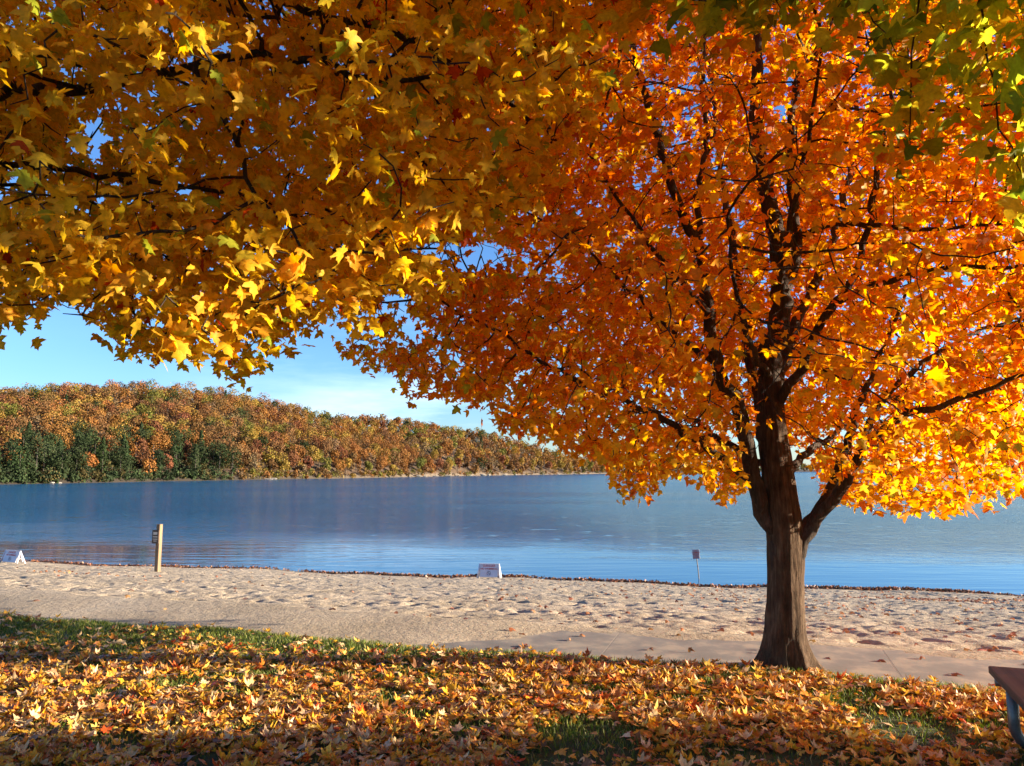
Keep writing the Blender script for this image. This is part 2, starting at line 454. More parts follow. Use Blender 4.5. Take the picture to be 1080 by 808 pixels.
def pipe(par, rad, tip=.0032, ex=2.35):
    n = len(par); acc = np.zeros(n); 
    for i in range(n - 1, -1, -1):
        if acc[i] == 0: acc[i] = tip ** ex
        if par[i] >= 0: acc[par[i]] += acc[i]
    # parents may come after children only in skeleton joins, which keep given radius
    r = acc ** (1 / ex)
    return np.where(rad > 0, np.maximum(rad, np.minimum(r, rad * 1.15)), r)

def branch_mesh(pos, par, rad, skip=lambda i: False, sides=(10, 7, 4)):
    n = len(pos); ch = [[] for _ in range(n)]
    for i, p in enumerate(par):
        if p >= 0: ch[p].append(i)
    V = []; F = []; base = 0
    starts = [(i, -1) for i in range(n) if par[i] < 0]
    while starts:
        i, frm = starts.pop()
        chain = ([frm] if frm >= 0 else []) + [i]; rr = ([rad[i] * 1.25] if frm >= 0 else []) + [rad[i]]
        c = i
        while ch[c]:
            k = max(ch[c], key=lambda q: rad[q])
            for q in ch[c]:
                if q != k: starts.append((q, c))
            chain.append(k); rr.append(min(rad[k], rr[-1])); c = k
        if len(chain) < 2: continue
        rr[-1] *= .6
        s = sides[0] if rr[0] > .05 else sides[1] if rr[0] > .015 else sides[2]
        v, f = tube_geo(pos[chain], np.array(rr), s, False)
        V.append(v); F += [tuple(q + base for q in t) for t in f]; base += len(v)
    V = np.concatenate(V)
    return V, np.array(F)

def sky_gaps(p, r):
    # loose openings between the boughs, ragged by noise in space
    px, py = proj(p); g = np.zeros(len(p), bool); j = N1(p * 5.0) * .45
    for cx, cy, rx, ry in ((505, 270, 40, 17), (455, 262, 30, 9), (418, 322, 20, 14), (470, 372, 16, 9), (100, 142, 14, 20), (118, 212, 26, 8), (192, 196, 20, 9), (75, 75, 20, 8), (232, 52, 16, 8)):
        g |= np.hypot((px - cx) / rx, (py - cy) / ry) < 1 + j
    return ~(g & (r.random(len(p)) < .9) & (p[:, 1] > .5))
def limb_clear(pos, rad, rmin, margin):
    sel = rad > rmin; qx, qy = proj(pos[sel]); qd = pos[sel][:, 1]; qr = rad[sel] * 810 / np.maximum(qd, .5) + margin
    inf = (qx > -40) & (qx < 1120) & (qy > -40) & (qd > .5); qx, qy, qd, qr = qx[inf], qy[inf], qd[inf], qr[inf]
    def f(p, r, prob):
        px, py = proj(p); hit = np.zeros(len(p), bool)
        for k in range(len(qx)):
            hit |= (np.abs(px - qx[k]) < qr[k]) & (np.abs(py - qy[k]) < qr[k]) & (p[:, 1] < qd[k] + .02)
        return ~(hit & (r.random(len(p)) < prob) & (p[:, 1] > .5))
    return f
def crown_leaves(pos, par, rad, nsk, per, rmax, center, size, spread=.11, seed=5, up=.75, keep=None, rnd=.85):
    r = np.random.default_rng(seed)
    ids = np.array([i for i in range(len(pos)) if rad[i] < rmax])
    ids = np.repeat(ids, per)
    p = pos[ids] + r.normal(0, spread, (len(ids), 3)) * np.array([1, 1, .75]) + np.array([0, 0, -.03])
    if keep is not None: p = p[keep(p, r)]
    n = len(p)
    out = unit(p - center)
    nrm = np.array([0, 0, up]) + out * .35 + unit(r.normal(0, 1, (n, 3))) * rnd
    tip = out * .7 + np.array([0, 0, -.65]) + unit(r.normal(0, 1, (n, 3))) * .7
    sz = size * r.uniform(.62, 1.2, n)
    return p, nrm, tip, sz, r

def trunk_mesh(path, radii, seed=0, flare=None, sides=72, ridge=.012):
    """thick bark-ridged trunk; path pts, radii; root flare lobes at the base"""
    path = np.array(path, float); s = np.concatenate([[0], np.cumsum(np.linalg.norm(np.diff(path, axis=0), axis=1))])
    m = int(s[-1] / .022); q = np.linspace(0, s[-1], m)
    # denser rings near the ground
    C = np.stack([np.interp(q, s, path[:, i]) for i in range(3)], -1); Rr = np.interp(q, s, radii)
    for _ in range(12): Rr[1:-1] = (Rr[:-2] + Rr[2:] + 2 * Rr[1:-1]) / 4
    ang = np.arange(sides) * 2 * math.pi / sides
    A, H = np.meshgrid(ang, q)
    rad = Rr[:, None] * np.ones_like(A)
    if flare:
        for (fa, amt, wd) in flare:
            dd = np.angle(np.exp(1j * (A - fa))); rad += amt * np.exp(-(dd / wd) ** 2) * np.exp(-H / .12)
        rad += .03 * np.exp(-H / .10)
    tw = A + .12 * np.sin(H * 2.0)
    nx = np.stack([np.cos(tw) * 2.2 + seed, np.sin(tw) * 2.2, H * .9], -1)
    rad += .013 * N1(nx)
    nx = np.stack([np.cos(tw) * 8 + 9, np.sin(tw) * 8, H * 1.1], -1); rid = np.abs(N2(nx))
    nx = np.stack([np.cos(tw) * 16 + 9, np.sin(tw) * 16, H * 4.5], -1); rid2 = np.abs(N3(nx))
    rad += ridge * (rid - .3) * .8 + ridge * 1.1 * (rid2 - .3)
    V = np.stack([C[:, 0][:, None] + rad * np.cos(A), C[:, 1][:, None] + rad * np.sin(A), C[:, 2][:, None] * np.ones_like(A)], -1)
    i = np.arange(m * sides).reshape(m, sides)
    F = np.stack([i[:-1], np.roll(i[:-1], -1, 1), np.roll(i[1:], -1, 1), i[1:]], -1).reshape(-1, 4)
    return V.reshape(-1, 3), F

def poly_y(pts, x):
    a = np.array(pts, float); return np.interp(x, a[:, 0], a[:, 1])
def ellipsoid(n, c, rr, r):
    v = unit(r.normal(0, 1, (n, 3))) * (r.random((n, 1)) ** (1 / 2.4)); return np.array(c) + v * np.array(rr)

# ---------- the orange maple by the path
TX, TY = P(829, 690, 6.52)[0], 6.52
OR_LOW = [(200, 250), (300, 330), (335, 392), (380, 402), (420, 425), (470, 436), (520, 450), (560, 470), (600, 488), (640, 496), (655, 542), (680, 536), (700, 508), (740, 512), (768, 548), (785, 520),
          (800, 468), (850, 478), (868, 530), (900, 548), (935, 538), (960, 548), (990, 556), (1012, 532), (1050, 548), (1080, 522), (1150, 420), (1600, 300)]
r = np.random.default_rng(21)
ctr = np.array([2.35, 6.7, 4.9])
at = ellipsoid(9500, (2.45, 6.8, 4.9), (4.25, 3.5, 4.4), r)
low = ellipsoid(5200, (2.5, 6.6, 2.9), (4.1, 3.1, 1.9), r)
at = np.concatenate([at, low])
px, py = proj(at)
lim = poly_y(OR_LOW, px)
ok = (py < lim - 8) & (at[:, 1] > 3.7) & (px > 332 + 14 * np.sin(py * .05))
ok &= ~((py > lim - 60) & (at[:, 1] < 4.6))
# a thin gap of sky on the left between the layers
ok &= ~((np.hypot((px - 478) / 40, (py - 268) / 20) < 1)) & ~(np.hypot((px - 425) / 26, (py - 345) / 16) < 1) & ~(np.hypot((px - 395) / 18, (py - 330) / 24) < 1)
ok &= (N1(at * .9) > -.62)
at = at[ok]
D = 6.52
Q = lambda pts: [P(p[0], p[1], p[2] + (.15 if p[2] != D else 0)) for p in pts]
chains = [
    (Q([(828, 600, D), (827, 560, D), (822, 515, D), (816, 470, D), (812, 420, 6.38), (815, 370, 6.4), (824, 320, 6.42), (822, 260, 6.5), (808, 200, 6.5), (797, 130, 6.6), (800, 50, 6.7), (806, -50, 6.7), (800, -170, 6.7)]), .128, .02),
    (Q([(833, 602, D), (846, 572, 6.33), (862, 547, 6.3), (884, 518, 6.25), (903, 488, 6.2), (915, 465, 6.1), (950, 442, 5.9), (1000, 425, 5.7), (1050, 405, 5.6), (1120, 380, 5.5)]), .062, .009),
    (Q([(842, 566, 6.4), (858, 545, 6.5), (880, 510, 6.6), (889, 480, 6.7), (905, 430, 7.0), (930, 370, 7.3), (960, 300, 7.5)]), .05, .014),
    (Q([(815, 560, D), (800, 525, 6.35), (790, 480, 6.3), (778, 430, 6.2), (758, 385, 6.1), (747, 330, 6.0), (741, 275, 6.0), (722, 230, 6.0), (703, 180, 6.0), (684, 115, 6.0), (668, 50, 6.0), (650, -20, 6.0)]), .075, .012),
    (Q([(800, 520, 6.35), (775, 492, 6.2), (740, 470, 6.1), (700, 442, 6.0), (640, 415, 5.9), (590, 392, 5.8), (540, 362, 5.7), (500, 338, 5.6), (465, 320, 5.6)]), .034, .007),
    (Q([(758, 385, 6.1), (707, 347, 6.2), (660, 300, 6.2), (615, 262, 6.2), (572, 232, 6.2)]), .024, .007),
    (Q([(747, 330, 6.0), (715, 290, 5.6), (690, 262, 5.4), (650, 205, 5.2), (612, 155, 5.1)]), .024, .007),
    (Q([(741, 275, 6.0), (735, 215, 6.2), (745, 150, 6.3), (742, 70, 6.4), (750, -20, 6.5)]), .03, .01),
    (Q([(816, 440, 6.35), (845, 385, 6.2), (862, 345, 6.1), (885, 318, 6.0), (905, 280, 6.0), (918, 230, 6.0), (930, 160, 6.0), (945, 80, 6.0)]), .045, .012),
    (Q([(824, 320, 6.42), (840, 255, 6.5), (834, 180, 6.5), (842, 90, 6.6), (880, 20, 6.7), (915, -60, 6.7)]), .055, .014),
    (Q([(812, 420, 6.4), (845, 330, 7.0), (880, 250, 7.5), (900, 150, 7.9), (905, 60, 8.3)]), .06, .015),
    (Q([(816, 470, 6.35), (800, 420, 6.9), (785, 350, 7.3), (775, 270, 7.7), (760, 180, 8.1), (750, 80, 8.4)]), .06, .015),
    (Q([(885, 318, 6.0), (925, 300, 5.7), (985, 285, 5.5), (1045, 283, 5.3), (1110, 275, 5.2)]), .028, .01),
    (Q([(840, 250, 6.5), (890, 235, 6.0), (950, 243, 5.7), (1020, 240, 5.5), (1090, 232, 5.4)]), .026, .008),
    (Q([(903, 488, 6.2), (925, 430, 6.6), (965, 390, 6.9), (1030, 350, 7.2), (1110, 330, 7.4)]), .035, .01),
    (Q([(812, 400, 6.38), (790, 360, 5.7), (775, 300, 5.1), (770, 220, 4.7)]), .03, .008),
    (Q([(822, 300, 6.4), (835, 240, 5.6), (850, 150, 5.0), (870, 40, 4.7)]), .03, .008),
    (Q([(818, 500, 6.4), (770, 470, 7.0), (720, 440, 7.8), (660, 430, 8.6)]), .035, .008),
    (Q([(830, 500, 6.4), (860, 470, 7.1), (910, 440, 8.0), (970, 430, 8.9)]), .04, .009),
]
pos, par, rad, nsk = grow(chains, at, .085, .15, .9, 130, 3)
rad = pipe(par, rad)
tree = empty('maple_tree', (TX, TY, -.02), label='large orange maple with a thick flared trunk beside the concrete path', cat='tree')
def local(V, o): return np.asarray(V) - np.array(o.location)
V, F = branch_mesh(pos, par, rad); mesh_obj('branch_network', local(V, tree), F, M_BRANCH, tree, True).name = 'branches'
base = np.array([TX + .01, TY, -.06])
tp = [base, (TX, TY, .25), P(829, 600, D), P(828, 560, D), P(822, 515, D), P(816, 470, D), P(812, 425, D)]
V, F = trunk_mesh(tp, [.175, .150, .134, .142, .132, .12, .105], 3, [(3.0, .17, .36), (3.65, .07, .22), (4.35, .08, .22), (5.1, .10, .25), (5.9, .15, .3), (.5, .12, .3), (1.4, .1, .35), (2.2, .1, .35)])
mesh_obj('trunk', local(V, tree), F, M_BARK, tree, True)
trunkx = np.array([(699, 829), (600, 828), (560, 827), (515, 822), (470, 816), (420, 812), (370, 815), (320, 824), (260, 822), (200, 808), (130, 797)], float)[::-1]
lc_o = limb_clear(pos, rad, .0115, 6.5)
def keep_o(p, r):
    px, py = proj(p); k = py < poly_y(OR_LOW, px) + r.normal(0, 6, len(p))
    k &= p[:, 1] > 3.5
    tx = np.interp(py, trunkx[:, 0], trunkx[:, 1]); fr = (np.abs(px - tx) < 30) & (p[:, 1] < 6.4) & (py > 190)
    k &= ~(fr & (r.random(len(p)) < np.where(py > 380, .93, .7)))
    k &= lc_o(p, r, .70) & sky_gaps(p, r)
    return k
p, nrm, tip, sz, r = crown_leaves(pos, par, rad, nsk, 6, .0105, ctr, .072, .075, 5, keep=keep_o)
px, py = proj(p); n = len(p)
cl = N2(p * .8); cl2 = N3(p * 1.7)
warm = np.clip(.25 + .12 * (p[:, 0] - 2) - .10 * (p[:, 1] - 6.5) + .55 * cl, 0, 1)
wts = np.stack([np.full(n, .5), .08 + .9 * warm, .14 + .6 * np.clip(-cl2, 0, 1) + .25 * (p[:, 2] > 5.5), .05 + .5 * warm * (cl2 > .1), np.full(n, .05), np.full(n, .06)], 1)
cols = pick([(.96, .41, .024), (.96, .53, .03), (.90, .25, .02), (.96, .64, .045), (.60, .20, .03), (.60, .52, .04)], wts, n, r)
V, F, C = leaves_geo(p, nrm, tip, sz, 'mid', col=cols, r=r)
mesh_obj('crown', local(V, tree), F, M_LEAF, tree, False, C)
print('orange nodes', len(pos), 'leaves', n)

# ---------- the yellow maple, trunk out of sight on the left
YE_LOW = [(-900, 420), (-200, 350), (0, 366), (38, 366), (52, 318), (75, 312), (110, 362), (150, 384), (205, 388), (235, 408), (262, 418), (292, 392), (330, 352), (365, 345), (400, 372), (445, 362), (485, 318), (520, 262), (560, 250), (600, 190), (640, 118), (690, 40), (740, -30), (900, -300), (1400, -900)]
r = np.random.default_rng(33)
a1 = ellipsoid(5200, (-3.3, 3.6, 4.7), (4.9, 3.3, 3.6), r)
a2 = ellipsoid(4200, (-2.0, 3.9, 3.1), (3.0, 1.7, 1.6), r)
a3 = ellipsoid(2200, (-.3, 3.9, 4.2), (1.6, 1.4, 1.6), r)
at = np.concatenate([a1, a2, a3]); px, py = proj(at); lim = poly_y(YE_LOW, px)
vis = (at[:, 1] > .3)
ok = (~vis | (py < lim - 16)) & (np.linalg.norm(at - np.array([0, 0, 1.6]), axis=1) > 2.75) & (at[:, 2] > 1.7)
ok &= ~((at[:, 1] < 2.2) & (at[:, 2] < 3.4) & (at[:, 0] > -4))
ok &= ~(np.hypot((px - 100) / 24, (py - 138) / 30) < 1) & ~(np.hypot((px - 110) / 40, (py - 268) / 12) < 1) & ~(np.hypot((px - 190) / 26, (py - 200) / 14) < 1)
ok &= (N2(at * 1.1) > -.6)
at = at[ok]
YX, YY = -6.0, 2.2
chains = [
    ([(YX, YY, .8), (YX + .02, YY, 1.8), (YX + .1, YY + .05, 2.6), (YX + .2, YY + .1, 3.6), (YX + .3, YY + .2, 4.8), (YX + .35, YY + .3, 6.2), (YX + .4, YY + .3, 7.4)], .2, .03),
    ([(YX + .1, YY + .05, 2.6), P(-120, 118, 3.6), P(-30, 104, 3.6), P(20, 98, 3.55), P(70, 93, 3.5), P(125, 90, 3.45), P(200, 70, 3.4), P(300, 60, 3.4), P(420, 90, 3.5)], .06, .012),
    ([(YX + .02, YY, 2.1), P(-150, 200, 4.2), P(-20, 172, 4.1), P(50, 176, 4.0), P(120, 184, 4.0), P(180, 192, 4.0), P(300, 215, 4.0)], .045, .008),
    ([P(120, 184, 4.0), P(160, 215, 3.9), P(205, 246, 3.8), P(240, 275, 3.8)], .012, .005),
    ([(YX + .02, YY, 2.0), P(-120, 250, 4.6), P(0, 195, 4.5), P(70, 202, 4.5), P(110, 225, 4.4), P(160, 262, 4.4)], .03, .006),
    ([(YX + .2, YY + .1, 3.6), P(0, -80, 4.0), P(150, -60, 4.0), P(320, 10, 4.0), P(430, 40, 4.2), P(540, 110, 4.4), P(600, 150, 4.5)], .055, .01),
    ([P(150, -60, 4.0), P(240, 10, 3.7), P(300, 25, 3.5), P(350, 80, 3.4)], .02, .006),
    ([(YX + .3, YY + .2, 4.8), (-3.6, 3.2, 6.0), (-1.5, 3.8, 6.4), (.4, 4.2, 6.3)], .06, .012),
    ([(YX + .3, YY + .2, 4.8), (-4.5, 1.2, 6.2), (-3.0, .2, 6.8)], .06, .015),
    ([(YX + .1, YY, 2.8), (-7.2, 2.6, 4.0), (-8.2, 3.2, 5.2)], .07, .015),
    ([P(200, 70, 3.4), P(240, 130, 3.3), P(262, 190, 3.3), P(300, 240, 3.3), P(330, 290, 3.3)], .014, .005),
]
pos, par, rad, nsk = grow(chains, at, .085, .17, .9, 130, 8)
rad = pipe(par, rad)
tree = empty('maple_tree', (YX, YY, -.02), label='yellow maple on the left whose boughs hang over the lawn from above', cat='tree')
V, F = branch_mesh(pos, par, rad); mesh_obj('branches', local(V, tree), F, M_BRANCH, tree, True)
V, F = trunk_mesh([(YX, YY, -.06), (YX, YY, .3), (YX + .02, YY, 1.8), (YX + .1, YY + .05, 2.7)], [.29, .23, .2, .17], 7, [(.5, .15, .4), (2.2, .15, .4), (4.0, .16, .4), (5.3, .12, .3)])
mesh_obj('trunk', local(V, tree), F, M_BARK, tree, True)
lc_y = limb_clear(pos, rad, .0105, 7)
def keep_y(p, r):
    px, py = proj(p); vis = p[:, 1] > .3
    return lc_y(p, r, .7) & sky_gaps(p, r) & (~vis | (py < poly_y(YE_LOW, px) + r.normal(0, 5, len(p)))) & (np.linalg.norm(p - np.array([0, 0, 1.6]), axis=1) > 2.35)
p, nrm, tip, sz, r = crown_leaves(pos, par, rad, nsk, 8, .010, np.array([-3.5, 3, 4.2]), .068, .085, 6, keep=keep_y)
n = len(p); px, py = proj(p); cl = N2(p * .9 + 30); cl2 = N3(p * 2.0)
green = (np.clip(cl2 - .35, 0, 1) * 1.2 + .03)
wts = np.stack([np.full(n, .75), np.full(n, .35), .05 + .28 * np.clip(cl, 0, 1) + .25 * (py > 250), green, np.full(n, .02) + .04 * (py > 300)], 1)
cols = pick([(.97, .60, .038), (.97, .69, .05), (.96, .49, .032), (.44, .50, .04), (.62, .09, .02)], wts, n, r)
V, F, C = leaves_geo(p, nrm, tip, sz, 'full', col=cols, r=r)
mesh_obj('crown', local(V, tree), F, M_LEAF, tree, False, C)
print('yellow nodes', len(pos), 'leaves', n)

# ---------- the green-yellow maple on the right, trunk out of sight
GR_LOW = [(560, -40), (620, 30), (690, 48), (740, 58), (790, 52), (830, 62), (880, 60), (920, 90), (925, 190), (960, 215), (1000, 150), (1040, 200), (1070, 235), (1085, 260), (1200, 620), (1700, 900)]
r = np.random.default_rng(44)
a1 = ellipsoid(2600, (8.4, -.6, 4.9), (5.6, 3.2, 4.0), r)
a2 = ellipsoid(6500, (9.3, 1.2, 2.0), (4.6, 3.9, 1.6), r)  # low boughs out of view, shaped and thickened to shade the near lawn
a3 = ellipsoid(1500, (2.2, 3.4, 4.0), (1.9, 1.0, 1.4), r)
at = np.concatenate([a1, a2, a3]); px, py = proj(at); lim = poly_y(GR_LOW, px)
vis = (at[:, 1] > .3) & (px < 1085)
ok = (~vis | (py < lim - 14)) & (np.linalg.norm(at - np.array([0, 0, 1.6]), axis=1) > 2.9) & (at[:, 2] > .55) & (at[:, 0] > .3)
ok &= ~((at[:, 1] > 4.6 + .2 * np.sin(at[:, 2] * 5)) & (at[:, 2] < 3.2))
ok &= ~((at[:, 0] < 4.6) & (at[:, 2] < 2.4))
ok &= ~(vis & (N1(at * 1.6) < -.15))
at = at[ok]
GX, GY = 8.6, .4
chains = [
    ([(GX, GY, .5), (GX, GY, 1.4), (GX - .05, GY, 2.2), (GX - .1, GY + .1, 3.2), (GX, GY + .2, 4.6), (GX + .1, GY + .2, 6.2), (GX, GY, 7.6)], .22, .03),
    ([(GX - .05, GY, 2.0), (6.6, 1.4, 3.2), (5.0, 2.4, 4.0), (3.6, 3.0, 4.3), (2.6, 3.4, 4.3), (1.7, 3.6, 4.4)], .07, .012),
    ([(GX - .1, GY + .1, 3.2), (6.5, .8, 4.6), (4.6, 2.2, 5.2), (2.6, 3.0, 5.0), (1.2, 3.4, 4.9)], .06, .012),
    ([(GX - .05, GY, 1.9), (9.5, 2.0, 2.4), (10.2, 3.4, 2.6)], .06, .015),
    ([(GX - .05, GY, 1.8), (7.0, 1.8, 2.2), (6.0, 3.2, 2.3)], .05, .012),
    ([(GX, GY, 1.9), (10.5, .3, 2.5), (12.2, .4, 2.7)], .06, .015),
    ([(GX, GY, 2.0), (8.3, -1.6, 2.7), (8.0, -2.9, 3.2)], .06, .015),
]
pos, par, rad, nsk = grow(chains, at, .11, .21, 1.2, 130, 9)
rad = pipe(par, rad)
tree = empty('maple_tree', (GX, GY, -.02), label='green and yellow maple at the right whose boughs reach into the top corner', cat='tree')
V, F = branch_mesh(pos, par, rad); mesh_obj('branches', local(V, tree), F, M_BRANCH, tree, True)
V, F = trunk_mesh([(GX, GY, -.06), (GX, GY, .3), (GX, GY, 1.4), (GX - .05, GY, 2.2)], [.3, .25, .22, .19], 9, [(.5, .15, .4), (2.2, .15, .4), (4.0, .16, .4), (5.3, .12, .3)])
mesh_obj('trunk', local(V, tree), F, M_BARK, tree, True)
def keep_g(p, r):
    px, py = proj(p); vis = (p[:, 1] > .3) & (px < 1100)
    return (~vis | (py < poly_y(GR_LOW, px) + r.normal(0, 5, len(p)))) & (np.linalg.norm(p - np.array([0, 0, 1.6]), axis=1) > 2.5) & (p[:, 2] > .3)
p, nrm, tip, sz, r = crown_leaves(pos, par, rad, nsk, 6, .010, np.array([8, 1, 4.2]), .115, .13, 7, keep=keep_g)
n = len(p); cl = N2(p * 1.3 + 50)
wts = np.stack([.5 + .6 * np.clip(cl, 0, 1), .45 + .5 * np.clip(-cl, 0, 1), np.full(n, .35), np.full(n, .2)], 1)
cols = pick([(.42, .52, .04), (.74, .74, .05), (.92, .66, .05), (.17, .26, .025)], wts, n, r)
V, F, C = leaves_geo(p, nrm, tip, sz, 'mid', col=cols, r=r)
mesh_obj('crown', local(V, tree), F, M_LEAF, tree, False, C)
print('green nodes', len(pos), 'leaves', n)

# ------------------------------------------------------------------ fallen leaves and grass
r = np.random.default_rng(55)
def fallen(n, xr, yr, dens, seed):
    r = np.random.default_rng(seed)
    x = r.uniform(*xr, n); y = r.uniform(*yr, n)
    k = r.random(n) < dens(x, y); return x[k], y[k]
def dens_lawn(x, y):
    d = edge_y(x) - y
    w = np.clip(.42 + np.clip(-x + .2, 0, 6) * .37, .3, 2.3)
    t = np.clip((d - .05) / w, 0, 1)
    base = .11 + .89 * t ** 2.0
    patch = np.clip(n2(N1, x, y, 1.5) * 2.0 + 1.15, .05, 1) * np.clip(n2(N2, x, y, 3.9) * 2.0 + 1.2, .1, 1)
    near_bare = 1 - .55 * np.clip((4.9 - y) / .5, 0, 1) * np.clip((x + .3) / .6, 0, 1)
    return base * patch * near_bare * (d > .02)
x1, y1 = fallen(100000, (-7.5, 6.5), (3.6, 9.4), dens_lawn, 1)
x2, y2 = fallen(9000, (-13, 13), (-6, 3.6), lambda x, y: dens_lawn(x, y) * .8, 2)
x = np.concatenate([x1, x2]); y = np.concatenate([y1, y2]); n = len(x)
z = lawn_h(x, y) + r.uniform(.012, .042, n)
nrm = np.array([0, 0, 1.0]) + unit(r.normal(0, 1, (n, 3))) * r.uniform(.1, .8, (n, 1)); nrm[:, 2] = np.abs(nrm[:, 2]) + .15
nrm *= np.where(r.random(n) < .4, -1, 1)[:, None]
tip = unit(r.normal(0, 1, (n, 3)) * np.array([1, 1, .15]))
cols = pick([(.84, .46, .05), (.88, .60, .13), (.78, .30, .04), (.54, .25, .08), (.84, .60, .32), (.60, .11, .02), (.30, .15, .07), (.88, .50, .03)],
            np.stack([np.full(n, .20), np.full(n, .15), np.full(n, .15) + .1 * (x > 0), np.full(n, .17), np.full(n, .2), np.full(n, .05), np.full(n, .08), np.full(n, .12)], 1), n, r)
V, F, C = leaves_geo(np.stack([x, y, z], -1), nrm, tip, .057 * r.uniform(.35, 1.4, n), 'full', r.uniform(-.6, 1.6, n), cols, r)
tag(mesh_obj('fallen_leaves', V, F, M_FALLEN, None, False, C), 'yellow and brown fallen maple leaves carpeting the lawn', 'leaves', kind='stuff')
print('fallen', n)
# leaves blown on the path and the sand
def dens_sand(x, y):
    d = y - edge_y(x); wy = water_y(x) - y
    k = (d > 0) & (wy > .1)
    a = .06 + .55 * np.clip((x + 1) / 7, 0, 1) + .25 * np.exp(-((d - 1.4) / .5) ** 2) * (x > -3)
    return k * a * np.clip(n2(N2, x, y, .9) * 1.4 + .7, .12, 1) * np.clip(1.15 - d / 30, .3, 1)
x1, y1 = fallen(16000, (-22, 20), (3, 31), dens_sand, 5)
px_, py_ = [], []
for (cx, cy, sx_, sy_, k) in ((P(995, 641, 18)[0], 18.6, .9, .22, 190), (12.7, 19.2, 1.0, .2, 190), (-9.5, 17.5, .9, .3, 50)):
    px_.append(r.normal(cx, sx_, k)); py_.append(r.normal(cy, sy_, k) - .23 * (px_[-1] - cx))
x = np.concatenate([x1] + px_); y = np.concatenate([y1] + py_); n = len(x)
z = sand_h(x, y) + r.uniform(.015, .04, n)
d = y - edge_y(x); z = np.where(d < PATHW, np.maximum(z, -.035 + r.uniform(.01, .03, n)), z)
nrm = np.array([0, 0, 1.0]) + unit(r.normal(0, 1, (n, 3))) * .6; tip = unit(r.normal(0, 1, (n, 3)) * np.array([1, 1, .1]))
cols = pick([(.42, .16, .07), (.50, .24, .10), (.30, .12, .06), (.55, .30, .12)], [.4, .25, .25, .1], n, r)
V, F, C = leaves_geo(np.stack([x, y, z], -1), nrm, tip, .082 * r.uniform(.6, 1.2, n), 'low', r.uniform(.2, 1.4, n), cols, r)
tag(mesh_obj('fallen_leaves', V, F, M_FALLEN, None, False, C), 'reddish brown dry leaves blown over the sand and path', 'leaves', kind='stuff')
# drift line at the water edge
n = 15000; x = r.uniform(-24, 24, n)
band = .22 + .16 * n2(N1, x, x * 0, .35)
off = r.normal(0, 1, n) * np.where((x > -19.5) & (x < -7.2), .20, .16) + np.where((x > -19.5) & (x < -7.5), .25, .18) + .22 * n2(N2, x, x * 0, .8) + .15 * n2(N3, x, x * 0, 2.3)
y = water_y(x) - off
k = r.random(n) < np.clip(.45 + .9 * n2(N3, x, x * 0, .6) + .25 * n2(N2, x, x * 0, 3.0) + .15 * (x > -19), .06, 1); x, y, off = x[k], y[k], off[k]; n = len(x)
z = np.maximum(sand_h(x, y), WATER) + r.uniform(.01, .10, n) * np.exp(-(off - .2) ** 2 / .05)
nrm = np.array([0, 0, 1.0]) + unit(r.normal(0, 1, (n, 3))) * 1.1; tip = unit(r.normal(0, 1, (n, 3)) * np.array([1, 1, .4]))
cols = pick([(.14, .07, .04), (.26, .11, .05), (.38, .15, .07), (.07, .045, .03), (.48, .28, .16)], [.25, .28, .22, .15, .10], n, r)
V, F, C = leaves_geo(np.stack([x, y, z], -1), nrm, tip, .095 * r.uniform(.6, 1.2, n), 'low', None, cols, r)
tag(mesh_obj('leaf_drift', V, F, M_FALLEN, None, False, C), 'dark line of wet leaves washed up along the water edge', 'leaves', kind='stuff')
# grass
n = 150000; x = r.uniform(-7.5, 6.8, n); y = edge_y(x) - np.abs(r.normal(0, 1, n)) * 1.6 - r.uniform(0, 2, n) * (r.random(n) < .45)
k = y > 3.4; x, y = x[k], y[k]
d = edge_y(x) - y; k = r.random(len(x)) < np.clip(n2(N2, x, y, 1.1) * 1.2 + 1.0, .25, 1) * (1 - .5 * np.clip((4.9 - y) / .5, 0, 1)); x, y = x[k], y[k]
n = len(x); z = lawn_h(x, y) - .01; h = r.uniform(.022, .06, n); az = r.uniform(0, 2 * math.pi, n); wd = r.uniform(.0016, .0032, n) * 1.3
ln = r.normal(0, .4, (n, 2)) * h[:, None]
B = np.stack([x, y, z], -1); sdv = np.stack([np.cos(az), np.sin(az), np.zeros(n)], -1) * wd[:, None]
mid = B + np.stack([ln[:, 0] * .35, ln[:, 1] * .35, h * .6], -1); top = B + np.stack([ln[:, 0], ln[:, 1], h], -1)
V = np.stack([B - sdv, B + sdv, mid + sdv * .8, mid - sdv * .8, top], 1).reshape(-1, 3)
i = np.arange(n)[:, None] * 5
F = np.concatenate([i + np.array([0, 1, 2]), i + np.array([0, 2, 3]), i + np.array([3, 2, 4])])
cols = pick([(.10, .15, .02), (.16, .21, .032), (.24, .26, .05), (.38, .32, .13)], [.35, .35, .2, .1], n, r)
tag(mesh_obj('grass', V, F, M_GRASS, None, False, np.repeat(cols, 5, 0)), 'short green grass showing between the fallen leaves', 'grass', kind='stuff')

